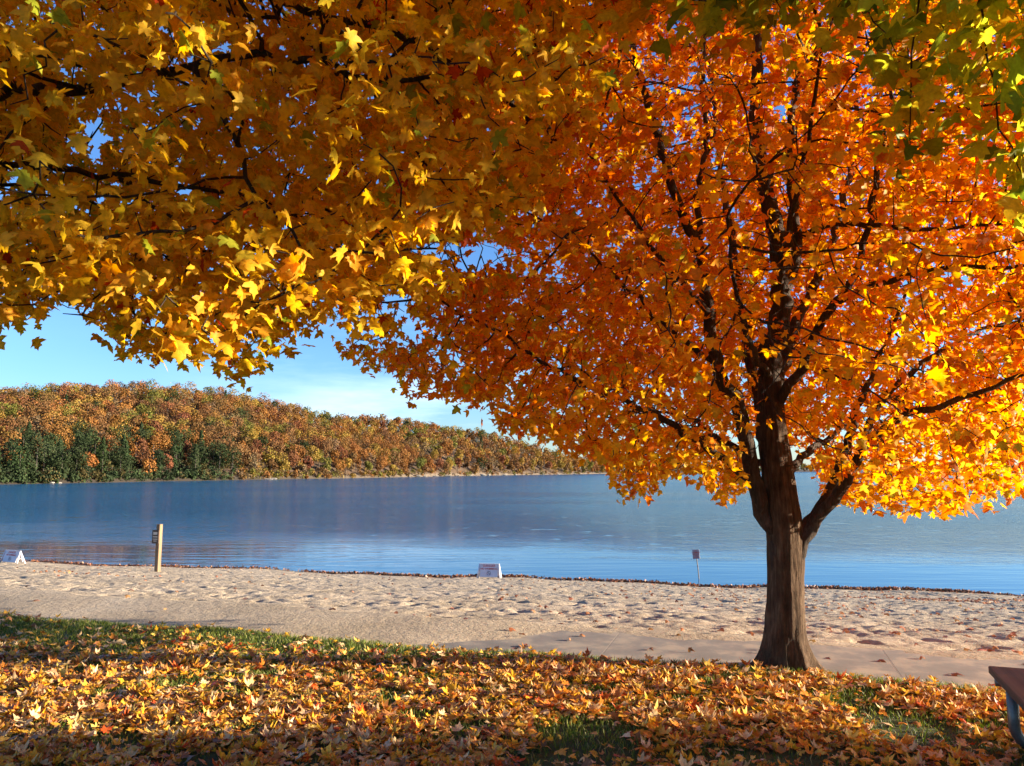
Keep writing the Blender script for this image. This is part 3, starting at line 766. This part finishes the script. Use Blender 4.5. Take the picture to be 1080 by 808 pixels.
# ------------------------------------------------------------------ water
m, nt, out = mat('lake_water')
b = nd(nt, 'ShaderNodeBsdfPrincipled', Roughness=.06, IOR=1.33); b.inputs['Base Color'].default_value = (.004, .082, .185, 1); b.inputs['Specular Tint'].default_value = (.74, .90, 1, 1)
tc = nd(nt, 'ShaderNodeTexCoord'); sx = nd(nt, 'ShaderNodeSeparateXYZ'); L(nt, tc.outputs['Object'], sx.inputs[0])
big = noise(nt, .018, 4, .55, tc.outputs['Object'], (.55, 1.6, 1))
dist = nd(nt, 'ShaderNodeMath', operation='MULTIPLY_ADD'); dist.inputs[1].default_value = .23     # Y + .23 X : metres off the beach
L(nt, sx.outputs['X'], dist.inputs[0]); L(nt, sx.outputs['Y'], dist.inputs[2])
d2 = nd(nt, 'ShaderNodeMath', operation='MULTIPLY_ADD'); d2.inputs[1].default_value = 40
L(nt, big.outputs['Fac'], d2.inputs[0]); L(nt, dist.outputs[0], d2.inputs[2])
fine_ = noise(nt, .11, 6, .7, tc.outputs['Object'], (.35, 1.2, 1))
d3 = nd(nt, 'ShaderNodeMath', operation='MULTIPLY_ADD'); d3.inputs[1].default_value = 22; L(nt, fine_.outputs['Fac'], d3.inputs[0]); L(nt, d2.outputs[0], d3.inputs[2])
rough = nd(nt, 'ShaderNodeMapRange', interpolation_type='SMOOTHSTEP'); rough.inputs[1].default_value = 64; rough.inputs[2].default_value = 112; rough.inputs[3].default_value = 0; rough.inputs[4].default_value = 1
L(nt, d3.outputs[0], rough.inputs[0])
streak = noise(nt, .03, 5, .6, tc.outputs['Object'], (.22, 1.5, 1))
st = nd(nt, 'ShaderNodeMapRange'); st.inputs[1].default_value = .35; st.inputs[2].default_value = .62; st.inputs[3].default_value = .45; st.inputs[4].default_value = 1.0
L(nt, streak.outputs['Fac'], st.inputs[0])
gust = noise(nt, .55, 6, .78, tc.outputs['Object'], (.8, 1.0, 1)); gm = nd(nt, 'ShaderNodeMapRange'); gm.inputs[1].default_value = .38; gm.inputs[2].default_value = .62; gm.inputs[3].default_value = .15; gm.inputs[4].default_value = 1.7
L(nt, gust.outputs['Fac'], gm.inputs[0])
amt = nd(nt, 'ShaderNodeMath', operation='MULTIPLY'); L(nt, rough.outputs[0], amt.inputs[0]); L(nt, st.outputs[0], amt.inputs[1])
rip = noise(nt, 3.2, 3, .6, tc.outputs['Object'], (.55, 1.3, 1))
rp2 = noise(nt, .9, 3, .6, tc.outputs['Object'], (.6, 1.5, 1))
sm = nd(nt, 'ShaderNodeMath', operation='MULTIPLY_ADD'); sm.inputs[1].default_value = 2.2; L(nt, rp2.outputs['Fac'], sm.inputs[0]); L(nt, rip.outputs['Fac'], sm.inputs[2])
hh = nd(nt, 'ShaderNodeMath', operation='MULTIPLY'); h0 = nd(nt, 'ShaderNodeMath', operation='MULTIPLY'); L(nt, sm.outputs[0], h0.inputs[0]); L(nt, gm.outputs[0], h0.inputs[1]); L(nt, h0.outputs[0], hh.inputs[0]); L(nt, amt.outputs[0], hh.inputs[1])
bp1 = nd(nt, 'ShaderNodeBump', Strength=1.0, Distance=.15); L(nt, hh.outputs[0], bp1.inputs['Height'])
calm = noise(nt, 1.0, 3, .5, tc.outputs['Object'], (.35, 1.9, 1))
bp2 = nd(nt, 'ShaderNodeBump', Strength=.5, Distance=.03); L(nt, calm.outputs['Fac'], bp2.inputs['Height']); L(nt, bp1.outputs[0], bp2.inputs['Normal'])
L(nt, bp2.outputs[0], b.inputs['Normal'])
rr = nd(nt, 'ShaderNodeMapRange'); rr.inputs[3].default_value = .04; rr.inputs[4].default_value = .16; L(nt, amt.outputs[0], rr.inputs[0]); L(nt, rr.outputs[0], b.inputs['Roughness'])
L(nt, b.outputs[0], out.inputs[0]); M_WATER = m
wx = np.array([-2500, -150, 150, 2500.0]); wv = []; 
for xx in wx: wv += [(xx, float(water_y(np.array(xx))) - 3.5, WATER), (xx, 2600, WATER)]
tag(mesh_obj('water', np.array(wv), [(0, 2, 3, 1), (2, 4, 5, 3), (4, 6, 7, 5)], M_WATER), kind='structure')

# ------------------------------------------------------------------ far hills
TAB = np.array([  # px, shore distance, ridge distance, skyline row
    (-900, 120, 230, 430), (-450, 150, 260, 420), (-200, 172, 290, 412), (0, 198, 320, 408), (60, 212, 330, 405), (110, 226, 345, 403.5), (160, 245, 360, 404), (200, 258, 372, 409), (250, 275, 390, 415), (300, 297, 410, 422), (350, 320, 430, 430),
    (400, 355, 465, 437), (446, 395, 500, 444), (513, 465, 560, 456), (562, 520, 600, 469), (600, 560, 635, 479), (640, 640, 705, 487), (700, 800, 880, 490), (800, 1000, 1090, 491), (1100, 1100, 1220, 491), (1700, 1250, 1400, 491)])
TREEH = 9.0
def far_params(u):
    return [np.interp(u, TAB[:, 0], TAB[:, k]) for k in (1, 2, 3)]
def hill(u, s):
    """u = photo column used as bearing, s = 0 at the shore, 1 on the ridge"""
    sh, rg, sky_ = far_params(u)
    hr = np.maximum((494.5 - sky_) / 815 * rg + 4.0 - TREEH, .8)
    Dd = sh + (rg - sh) * s
    k = np.clip(s, 0, 1)
    z = .15 + (hr - .15) * (k ** .85) - np.clip(s - 1, 0, 9) ** 1.4 * 9
    z = np.where(s <= 0, -.8 + .95 * np.clip(s * 20 + 1, 0, 1), z) + np.clip(s * 18, 0, 1) * .3 * (.6 + .4 * N1(np.stack([u * .05, s * 0, s * 0], -1)))
    X_ = (u - 540) / 810 * Dd
    z = z + 2.2 * N2(np.stack([X_ * .02, Dd * .02, z * 0], -1)) * np.clip(s * 3, 0, 1)
    return np.stack([X_, Dd, WATER + z], -1)
us = np.concatenate([np.arange(-900, -200, 25), np.arange(-200, 760, 6), np.arange(760, 1701, 20)]).astype(float)
ss = np.array([-.05, -.02, 0, .01, .02, .035, .05, .08, .12, .18, .25, .33, .42, .52, .62, .72, .82, .9, 1, 1.15, 1.4, 1.8, 2.4, 3.2])
U, S = np.meshgrid(us, ss, indexing='ij'); V = hill(U, S)
m, nt, out = mat('hill_floor')
b = nd(nt, 'ShaderNodeBsdfPrincipled', Roughness=1); n = noise(nt, .35, 6, .7)
g = nd(nt, 'ShaderNodeNewGeometry'); sz = nd(nt, 'ShaderNodeSeparateXYZ'); L(nt, g.outputs['Position'], sz.inputs[0])
r1 = ramp(nt, n.outputs['Fac'], [(.3, (.05, .03, .018)), (.6, (.10, .06, .03)), (.8, (.08, .07, .03))])
r2 = ramp(nt, n.outputs['Fac'], [(.35, (.06, .045, .03)), (.52, (.18, .14, .10)), (.7, (.10, .065, .035))])
bk = nd(nt, 'ShaderNodeMapRange'); bk.inputs[1].default_value = WATER + 1.0; bk.inputs[2].default_value = WATER + 2.4; L(nt, sz.outputs['Z'], bk.inputs[0])
mm = nd(nt, 'ShaderNodeMixRGB'); xb = nd(nt, 'ShaderNodeMapRange'); xb.inputs[1].default_value = -95; xb.inputs[2].default_value = -50; L(nt, sz.outputs['X'], xb.inputs[0])
m3 = nd(nt, 'ShaderNodeMixRGB'); m3.inputs[1].default_value = (.04, .03, .02, 1); L(nt, xb.outputs[0], m3.inputs[0]); L(nt, r2.outputs[0], m3.inputs[2])
L(nt, bk.outputs[0], mm.inputs[0]); L(nt, m3.outputs[0], mm.inputs[1]); L(nt, r1.outputs[0], mm.inputs[2]); L(nt, mm.outputs[0], b.inputs['Base Color'])
L(nt, b.outputs[0], out.inputs[0])
tag(mesh_obj('hills', V.reshape(-1, 3), grid_faces(*U.shape), m, smooth=True), kind='structure')

# trees of the far wood
def crown_quads(base, h, w, kind, n, q, r, col):
    """n leaf-clump quads spread over a lumpy crown standing on base"""
    if kind == 'conifer' and w < h * .31:
        t = r.random(n) ** .75; a = r.uniform(0, 2 * math.pi, n)
        layer = .72 + .28 * np.sin(t * 34 + r.uniform(0, 6))
        rr_ = w * (1 - t) ** .8 * layer * r.uniform(.45, 1.05, n) + .15
        p = np.stack([np.cos(a) * rr_, np.sin(a) * rr_, h * (.08 + .92 * t)], -1)
        nrm = unit(np.stack([np.cos(a), np.sin(a), np.full(n, .5)], -1) + r.normal(0, .5, (n, 3)))
    else:
        k = r.integers(6, 10); lc = unit(r.normal(0, 1, (k, 3))) * np.array([w * .55, w * .55, h * .30]) + np.array([0, 0, h * .54]); lr = r.uniform(.36, .60, k) * w
        lc[0] = (0, 0, h * .68); lr[0] = w * .72
        j = r.integers(0, k, n); v = unit(r.normal(0, 1, (n, 3)) + np.array([0, 0, .25]))
        p = lc[j] + v * lr[j][:, None] * r.uniform(.75, 1.06, (n, 1)); nrm = unit(v + r.normal(0, .55, (n, 3)))
    p = p + base
    a = unit(np.cross(nrm, r.normal(0, 1, (n, 3)))); b_ = np.cross(nrm, a)
    s = q * r.uniform(.5, 1.15, (n, 1))
    V = np.stack([p - a * s, p + b_ * s * .8, p + a * s, p - b_ * s * .8], 1).reshape(-1, 3)
    F = (np.arange(n)[:, None] * 4 + np.arange(4)); C = np.repeat(col * r.uniform(.82, 1.18, (n, 1)) * r.uniform(.93, 1.07, (n, 3)), 4, 0)
    return V, F, C
KINDS = {  # name: colour, label, weight
    'rust': ((.180, .098, .038), 'rust brown broadleaf tree in the front of the wooded hill across the lake', .40),
    'orange': ((.265, .122, .036), 'bright orange broadleaf tree in the front of the wooded hill across the lake', .22),
    'gold': ((.28, .18, .04), 'golden yellow broadleaf tree in the front of the wooded hill across the lake', .14),
    'olive': ((.15, .14, .03), 'olive green broadleaf tree in the front of the wooded hill across the lake', .14),
    'maroon': ((.18, .07, .035), 'maroon red broadleaf tree in the front of the wooded hill across the lake', .08),
    'grey': ((.20, .135, .07), 'thin grey-brown broadleaf tree in the front of the wooded hill across the lake', .08),
    'conifer': ((.034, .052, .02), 'dark green conifer among the trees on the shore across the lake', 0),
}
r = np.random.default_rng(77)
spots = []
u = -420.0
cell = {}
tries = 34000
uu = r.uniform(-420, 1150, tries); ssv = np.concatenate([r.uniform(.02, .12, tries // 5), r.uniform(.04, 1.22, tries - tries // 5)]); r.shuffle(ssv)
PP = hill(uu, ssv)
order = np.argsort(r.random(tries) + (uu > 640) * 0)
for i in order:
    p = PP[i]; sp = 4.5 if p[1] < 420 else 5.6
    if uu[i] > 650: sp = 9
    key = (int(p[0] // sp), int(p[1] // sp)); bad = False
    for dx_ in (-1, 0, 1):
        for dy_ in (-1, 0, 1):
            for q in cell.get((key[0] + dx_, key[1] + dy_, sp), []):
                if (q[0] - p[0]) ** 2 + (q[1] - p[1]) ** 2 < sp * sp: bad = True; break
            if bad: break
        if bad: break
    if bad: continue
    if -30 < uu[i] < 0 and False: continue
    cell.setdefault((key[0], key[1], sp), []).append(p); spots.append((uu[i], ssv[i], p))
names = [k for k in KINDS if k != 'conifer']; wk = np.array([KINDS[k][2] for k in names]); wk /= wk.sum()
info = []
for (u_, s_, p) in spots:
    cn_ = N1(np.array([p[0] * .03, p[1] * .03, 3.3])); low_left = max(0, 1 - (s_ * (330 - 200) / 34)) * (1 if u_ < 255 else .0)
    pc = .02 + .85 * min(1, low_left * 1.0) + .10 * (cn_ > .35) * (s_ < .8)
    if 255 <= u_: pc = .03
    kd = 'conifer' if r.random() < pc else names[r.choice(len(names), p=wk)]
    if kd != 'conifer' and cn_ > .1 and r.random() < .4: kd = 'orange' if r.random() < .6 else 'gold'
    info.append((u_, s_, p, kd))
def show(i):
    u_, s_, p, kd = i; return (0 if -25 < u_ < 640 else 5000) + s_ * (130 if u_ < 400 else 100) * 3 + p[1] * .35
info.sort(key=show)
NIND = 262
VV = []; FF = []; CC = []; bs = 0; TV = []; TF = []; tb = 0; ni = 0
for (u_, s_, p, kd) in info:
    base = p + np.array([0, 0, -.3]); near = p[1] < 430
    h = r.uniform(7.5, 11.5) * (.9 if s_ < .06 else 1.0); wd_ = h * r.uniform(.30, .42)
    if kd == 'conifer': h = r.uniform(8.5, 12.5); wd_ = h * r.uniform(.26, .42)
    if s_ < .05 and kd != 'conifer': h *= r.uniform(.65, .95); wd_ = h * .4
    col = np.array(KINDS[kd][0]) * r.uniform(.8, 1.22) * r.uniform(.92, 1.08, 3)
    ind = ni < NIND and -25 < u_ < 640
    k = int((620 if near else 330) * (1.25 if ind else .85)); q = .32 if near else .49
    if kd == 'conifer': q *= .85; k = int(k * 1.1)
    if kd == 'grey': k = int(k * .6)
    if not (-60 < u_ < 700): k = int(k * .45); q *= 1.45
    if ind:
        V, F, C = crown_quads(np.zeros(3), h, wd_, 'conifer' if kd == 'conifer' else 'b', k, q, r, col)
        t = empty('conifer_tree' if kd == 'conifer' else 'broadleaf_tree', tuple(base), label=KINDS[kd][1], cat='tree', group='conifers on the far shore' if kd == 'conifer' else kd + ' trees on the far hill')
        mesh_obj('crown', V, F, M_FAR, t, False, C)
        tv, tf = tube_geo(np.array([[0, 0, -.5], [.05, 0, h * .35], [0, .1, h * .7]]), np.array([.2, .15, .07]), 5, False)
        mesh_obj('trunk', tv, np.array(tf), M_FARBARK, t, True); ni += 1
    else:
        V, F, C = crown_quads(base, h, wd_, 'conifer' if kd == 'conifer' else 'b', k, q, r, col)
        VV.append(V); FF.append(F + bs); CC.append(C); bs += len(V)
        tv, tf = tube_geo(np.array([[0, 0, -.5], [.05, 0, h * .35], [0, .1, h * .7]]) + base, np.array([.2, .15, .07]), 4, False)
        TV.append(tv); TF.append(np.array(tf) + tb); tb += len(tv)
o = mesh_obj('distant_forest', np.concatenate(VV), np.concatenate(FF), M_FAR, None, False, np.concatenate(CC))
tag(o, 'rust, orange and olive autumn forest covering the hill across the lake', 'forest', kind='stuff')
tag(mesh_obj('trunks', np.concatenate(TV), np.concatenate(TF), M_FARBARK, o, True), kind='stuff')
print('far trees', len(info), 'individual', ni)
# bushes / low scrub along the bank
VV = []; FF = []; CC = []; bs = 0
for u_ in np.concatenate([np.arange(-200, 700, 1.5), np.tile(np.arange(-200, 330, 2.0), 2)]):
    uj = u_ + r.uniform(-1, 1); s_ = r.uniform(.0, .022) if len(VV) < 400 else r.uniform(.02, .16); p = hill(np.array([uj]), np.array([s_]))[0]
    if uj > 395 and r.random() < .4: continue
    if r.random() < .3: continue
    kd = ['rust', 'orange', 'olive', 'gold', 'grey'][r.integers(0, 5)]
    col = np.array(KINDS[kd][0]) * r.uniform(.7, 1.1)
    if uj < 250: col = np.array([(.05, .075, .03), (.10, .08, .03), (.03, .045, .02)][r.integers(0, 3)]) * r.uniform(.6, 1.2)
    V, F, C = crown_quads(p + np.array([0, 0, -.8]), r.uniform(1.2, 5.2), r.uniform(.9, 2.6), 'b', 90, .34, r, col); VV.append(V); FF.append(F + bs); CC.append(C); bs += len(V)
tag(mesh_obj('undergrowth', np.concatenate(VV), np.concatenate(FF), M_FAR, None, False, np.concatenate(CC)), 'low scrub and saplings along the foot of the far shore', 'undergrowth', kind='stuff')

# rocks on the far shore
def rock(name, loc, dims, seed, label, group=None):
    r = np.random.default_rng(seed)
    import bmesh
    bm = bmesh.new(); bmesh.ops.create_icosphere(bm, subdivisions=3, radius=1)
    for v in bm.verts:
        c = np.array(v.co) * 1.6 + seed * 3.1; d = 1 + .35 * float(N1(c)) + .15 * float(N2(c * 2.5)); v.co = Vector((v.co.x * dims[0] * d, v.co.y * dims[1] * d, v.co.z * dims[2] * d))
    me = bpy.data.meshes.new(name); bm.to_mesh(me); bm.free(); me.materials.append(M_ROCK)
    o = bpy.data.objects.new(name, me); COL.objects.link(o); o.location = loc; return tag(o, label, 'rock', group)
for k, (u_, dm, lb, gp) in enumerate([
        (58, (1.0, .6, .35), 'left one of two pale flat boulders below the dark conifers across the lake', None), (66, (.9, .6, .25), 'right one of two pale flat boulders below the dark conifers across the lake', None),
        (283, (2.2, .8, .35), 'pale low ledge of rock across the lake, below the left half of the hill', None), (290, (1.4, .8, .4), 'pale rounded rock just right of the low ledge across the lake', None),
        ] + [(uu_, (r.uniform(1, 3), .9, r.uniform(.3, .7)), 'pale rock on the bare bank under the right half of the wooded hill', 'rocks along the far bank') for uu_ in (440, 448, 458, 470, 481, 495, 508, 515, 531, 543, 556, 572, 588, 604)]):
    p = hill(np.array([float(u_)]), np.array([.002]))[0]; rock('shore_rock', (p[0], p[1] - .4, WATER + dm[2] * .5), dm, k + 2, lb, gp)

# ------------------------------------------------------------------ wooden post with its small board
def ground_z(x, y): return float(sand_h(np.array([x]), np.array([y]))[0])
def hit_sand(px, py):
    lo, hi = 5.0, 60.0
    for D_ in np.arange(6, 40, .02):
        q = P(px, py, D_)
        if q[2] <= float(sand_base(np.array([q[0]]), np.array([q[1]]))[0][0]): return q
    return P(px, py, 30)
q = hit_sand(166, 603.5)
pst = empty('trail_post', (q[0], q[1], ground_z(q[0], q[1]) - .02), R(-17), label='tall weathered wooden post standing alone on the left of the beach', cat='post')
PH = 50 / 810 * q[1] * 1.0
b = MB(); b.box((0, 0, PH / 2 - .1), (.115, .115, PH + .2), None, .008); b.build('post', M_WOODPOST, pst)
b = MB(); b.box((-.05, -.073, PH * .745), (.22, .03, .36), None, .008); bo = b.build('sign_board', M_BROWNBOARD, pst)
b = MB()
b.box((-.05, -.0905, PH * .745 + .09), (.13, .004, .07)); b.box((-.05, -.0905, PH * .745 + .0), (.15, .004, .025)); b.box((-.05, -.0905, PH * .745 - .06), (.15, .004, .02)); b.box((-.05, -.0905, PH * .745 - .11), (.10, .004, .02))
b.build('lettering', M_CREAM, bo)

# leaning metal sign
q = hit_sand(738.5, 617.5)
sg = empty('beach_sign', (q[0], q[1], ground_z(q[0], q[1]) - .02), R(-12), label='small printed sign on a thin leaning metal pole at the water edge', cat='sign')
SH = 37.5 / 810 * q[1]; lean = -.10 * SH
b = MB(); b.tube([(0, 0, -.2), (lean * .5, 0, SH * .5), (lean, 0, SH * .97)], .018, 8); b.build('pole', M_SIGNPOST, sg)
b = MB(); rt = Matrix.Rotation(-.07, 3, 'Y'); c = Vector((lean * .92, -.028, SH * .86)); b.box(c, (.25, .012, .34), rt, .004); pn = b.build('panel', simple('grey_sign_face', [(.3, (.34, .30, .33)), (.7, (.44, .40, .43))], 9, .6, .05), sg)  # even grey-mauve panel colour, darker than the white barricade panels
def text(name, body, size, loc, rotm, m, parent, thick=.002):
    cu = bpy.data.curves.new(name, 'FONT'); cu.body = body; cu.size = size; cu.extrude = thick; cu.align_x = 'CENTER'; cu.align_y = 'CENTER'; cu.space_line = .95; cu.offset = size * .012
    t = bpy.data.objects.new(name + '_tmp', cu); COL.objects.link(t)
    me = bpy.data.meshes.new_from_object(t); bpy.data.objects.remove(t)
    me.transform(rotm.to_4x4()); me.transform(Matrix.Translation(loc)); me.materials.clear(); me.materials.append(m)
    o = bpy.data.objects.new(name, me); COL.objects.link(o); o.parent = parent; return o
up = Matrix.Rotation(R(90), 3, 'X')
text('lettering', 'NO\nSWIMMING\nBEYOND\nTHIS\nPOINT', .062, c + Vector((0, -.009, 0)), rt @ up, M_RED, pn)

# folding barricade signs lying low at the water edge
def barricade(px, py, wpx, rz, label, foot_py=None):
    q = hit_sand(px, py); W = wpx / 810 * q[1]; H = (13.5 if px > 100 else 11.0) / 810 * (28.0 if px > 100 else 33.0)
    g = empty('barricade_sign', (q[0], q[1], ground_z(q[0], q[1])), rz, label=label, cat='sign', group='white barricade signs on the beach')
    th = R(19)
    for sgn, nm in ((-1, 'front_panel'), (1, 'rear_panel')):
        Rx = Matrix.Rotation(sgn * -th * -1, 3, 'X') if False else Matrix.Rotation(-sgn * -th, 3, 'X')
        # panel hangs from the top hinge and leans outwards
        ln_ = H / math.cos(th)
        def pt(x, s, o=0.0):   # s down the slope, o outward offset
            return Vector((x, sgn * (s * math.sin(th) + o * math.cos(th)), H - s * math.cos(th) + o * math.sin(th)))
        rot = Matrix((Vector((1, 0, 0)), Vector((0, sgn * math.cos(th), math.sin(th))), Vector((0, -sgn * math.sin(th), math.cos(th))))).transposed()
        b = MB(); b.box(pt(0, ln_ * .45), (W * .74, .02, ln_ * .86), rot, .005); pn = b.build(nm, M_WHITE, g)
        for sx_ in (-1, 1):
            b = MB()
            p0 = pt(sx_ * W * .40, 0); p1 = pt(sx_ * W * .47, ln_)
            b.tube([p0, p1], .028, 8); b.build('leg', M_WHITE, g, True)
        if sgn == -1:
            rr_ = Matrix((Vector((1, 0, 0)), Vector((0, math.sin(th) * 1, math.cos(th))), Vector((0, -math.cos(th), math.sin(th))))).transposed()
            text('lettering', 'DANGER', .105, pt(0, ln_ * .13, .0125), rr_, M_RED, pn)
            text('lettering', 'NO SWIMMING', .082, pt(0, ln_ * .33, .0125), rr_, M_RED, pn)
            # crossed-out swimmer symbol
            b = MB()
            for a_ in range(20):
                a0 = a_ * math.pi / 10; a1 = (a_ + 1) * math.pi / 10; pc = (0, ln_ * .62)
                b.tube([pt(pc[0] + .062 * math.cos(a0), pc[1] + .062 * math.sin(a0), .013), pt(pc[0] + .062 * math.cos(a1), pc[1] + .062 * math.sin(a1), .013)], .006, 5)
            b.tube([pt(-.045, pc[1] - .045, .013), pt(.045, pc[1] + .045, .013)], .007, 5)
            b.build('symbol', M_DARKTXT, pn)
    b = MB(); b.box((0, 0, H + .005), (W * .86, .04, .03), None, .005); b.build('hinge_rail', M_WHITE, g)
    b = MB(); b.box((0, 0, H * .42), (W * .8, .03, .045), None, .005); b.build('crossbar', M_WHITE, g)
    return g
barricade(516, 610.5, 25, R(-8), 'white folding warning sign with red lettering in the middle of the shoreline')
barricade(13, 594.2, 30, R(-26), 'white folding warning sign at the far left end of the beach')

# ------------------------------------------------------------------ picnic table at the right edge
ang = math.atan2(-.37, .80) * -1        # long axis heading
ax = unit(np.array([-.275, -.735, 0])); perp = np.array([-ax[1], ax[0], 0])     # perp points right/back
perp = perp if perp[0] > 0 else -perp
c0 = P(1042, 702, 4.674); SEATZ = .45
c0 = np.array([c0[0], c0[1], 0])
LEN = 1.95; SW = .26
org = c0 + ax * (LEN / 2) + perp * (SW + .22 + .37)           # table centre
pt_ = empty('picnic_table', (org[0], org[1], 0), math.atan2(ax[1], ax[0]) - math.pi / 2, label='brown plank picnic table with bent grey pipe legs at the right edge', cat='table')
# local frame: Y = long axis (towards the viewer), X = across; the visible seat lies at the side of c0
side = -1 if np.dot(perp, [math.cos(pt_.rotation_euler[2]), math.sin(pt_.rotation_euler[2]), 0]) > 0 else 1
def plank(mb, x, z, w_, t_=.045): mb.box((x, 0, z), (w_, LEN, t_), None, .006)
for sgn in (side, -side):
    b = MB()
    plank(b, sgn * (.37 + .22 + SW / 2), SEATZ - .022, SW)
    b.build('seat', M_TABLEWOOD, pt_)
b = MB()
for k in range(5): plank(b, (k - 2) * .148, .745, .142)
b.build('tabletop', M_TABLEWOOD, pt_)
for yy in (-LEN / 2 + .11, LEN / 2 - .11):
    b = MB(); b.tube([(-.84, yy, SEATZ - .066), (.84, yy, SEATZ - .066)], .022, 10)
    xs_ = .76
    for sg_ in (-1, 1):
        pts = [(sg_ * xs_, yy, SEATZ - .07), (sg_ * xs_, yy, .17)]
        for a_ in np.linspace(0, 85, 8): pts.append((sg_ * (xs_ - .13 + .13 * math.cos(R(a_))), yy, .16 - .13 * math.sin(R(a_))))
        pts.append((sg_ * .05, yy, .03))
        b.tube(pts, .030, 14)
        b.tube([(sg_ * .5, yy, .03), (sg_ * .42, yy, .3), (sg_ * .28, yy, .715)], .024, 10)
    b.tube([(-.32, yy, .71), (.32, yy, .71)], .022, 10)
    b.build('frame', M_METAL, pt_, True)
b = MB(); b.tube([(0, -LEN / 2 + .2, .69), (0, LEN / 2 - .2, .69)], .016, 8); b.build('brace', M_METAL, pt_, True)

# ------------------------------------------------------------------ render
scn.cycles.max_bounces = 9; scn.cycles.transmission_bounces = 8; scn.cycles.diffuse_bounces = 8; scn.cycles.glossy_bounces = 3
scn.cycles.caustics_reflective = False; scn.cycles.caustics_refractive = False
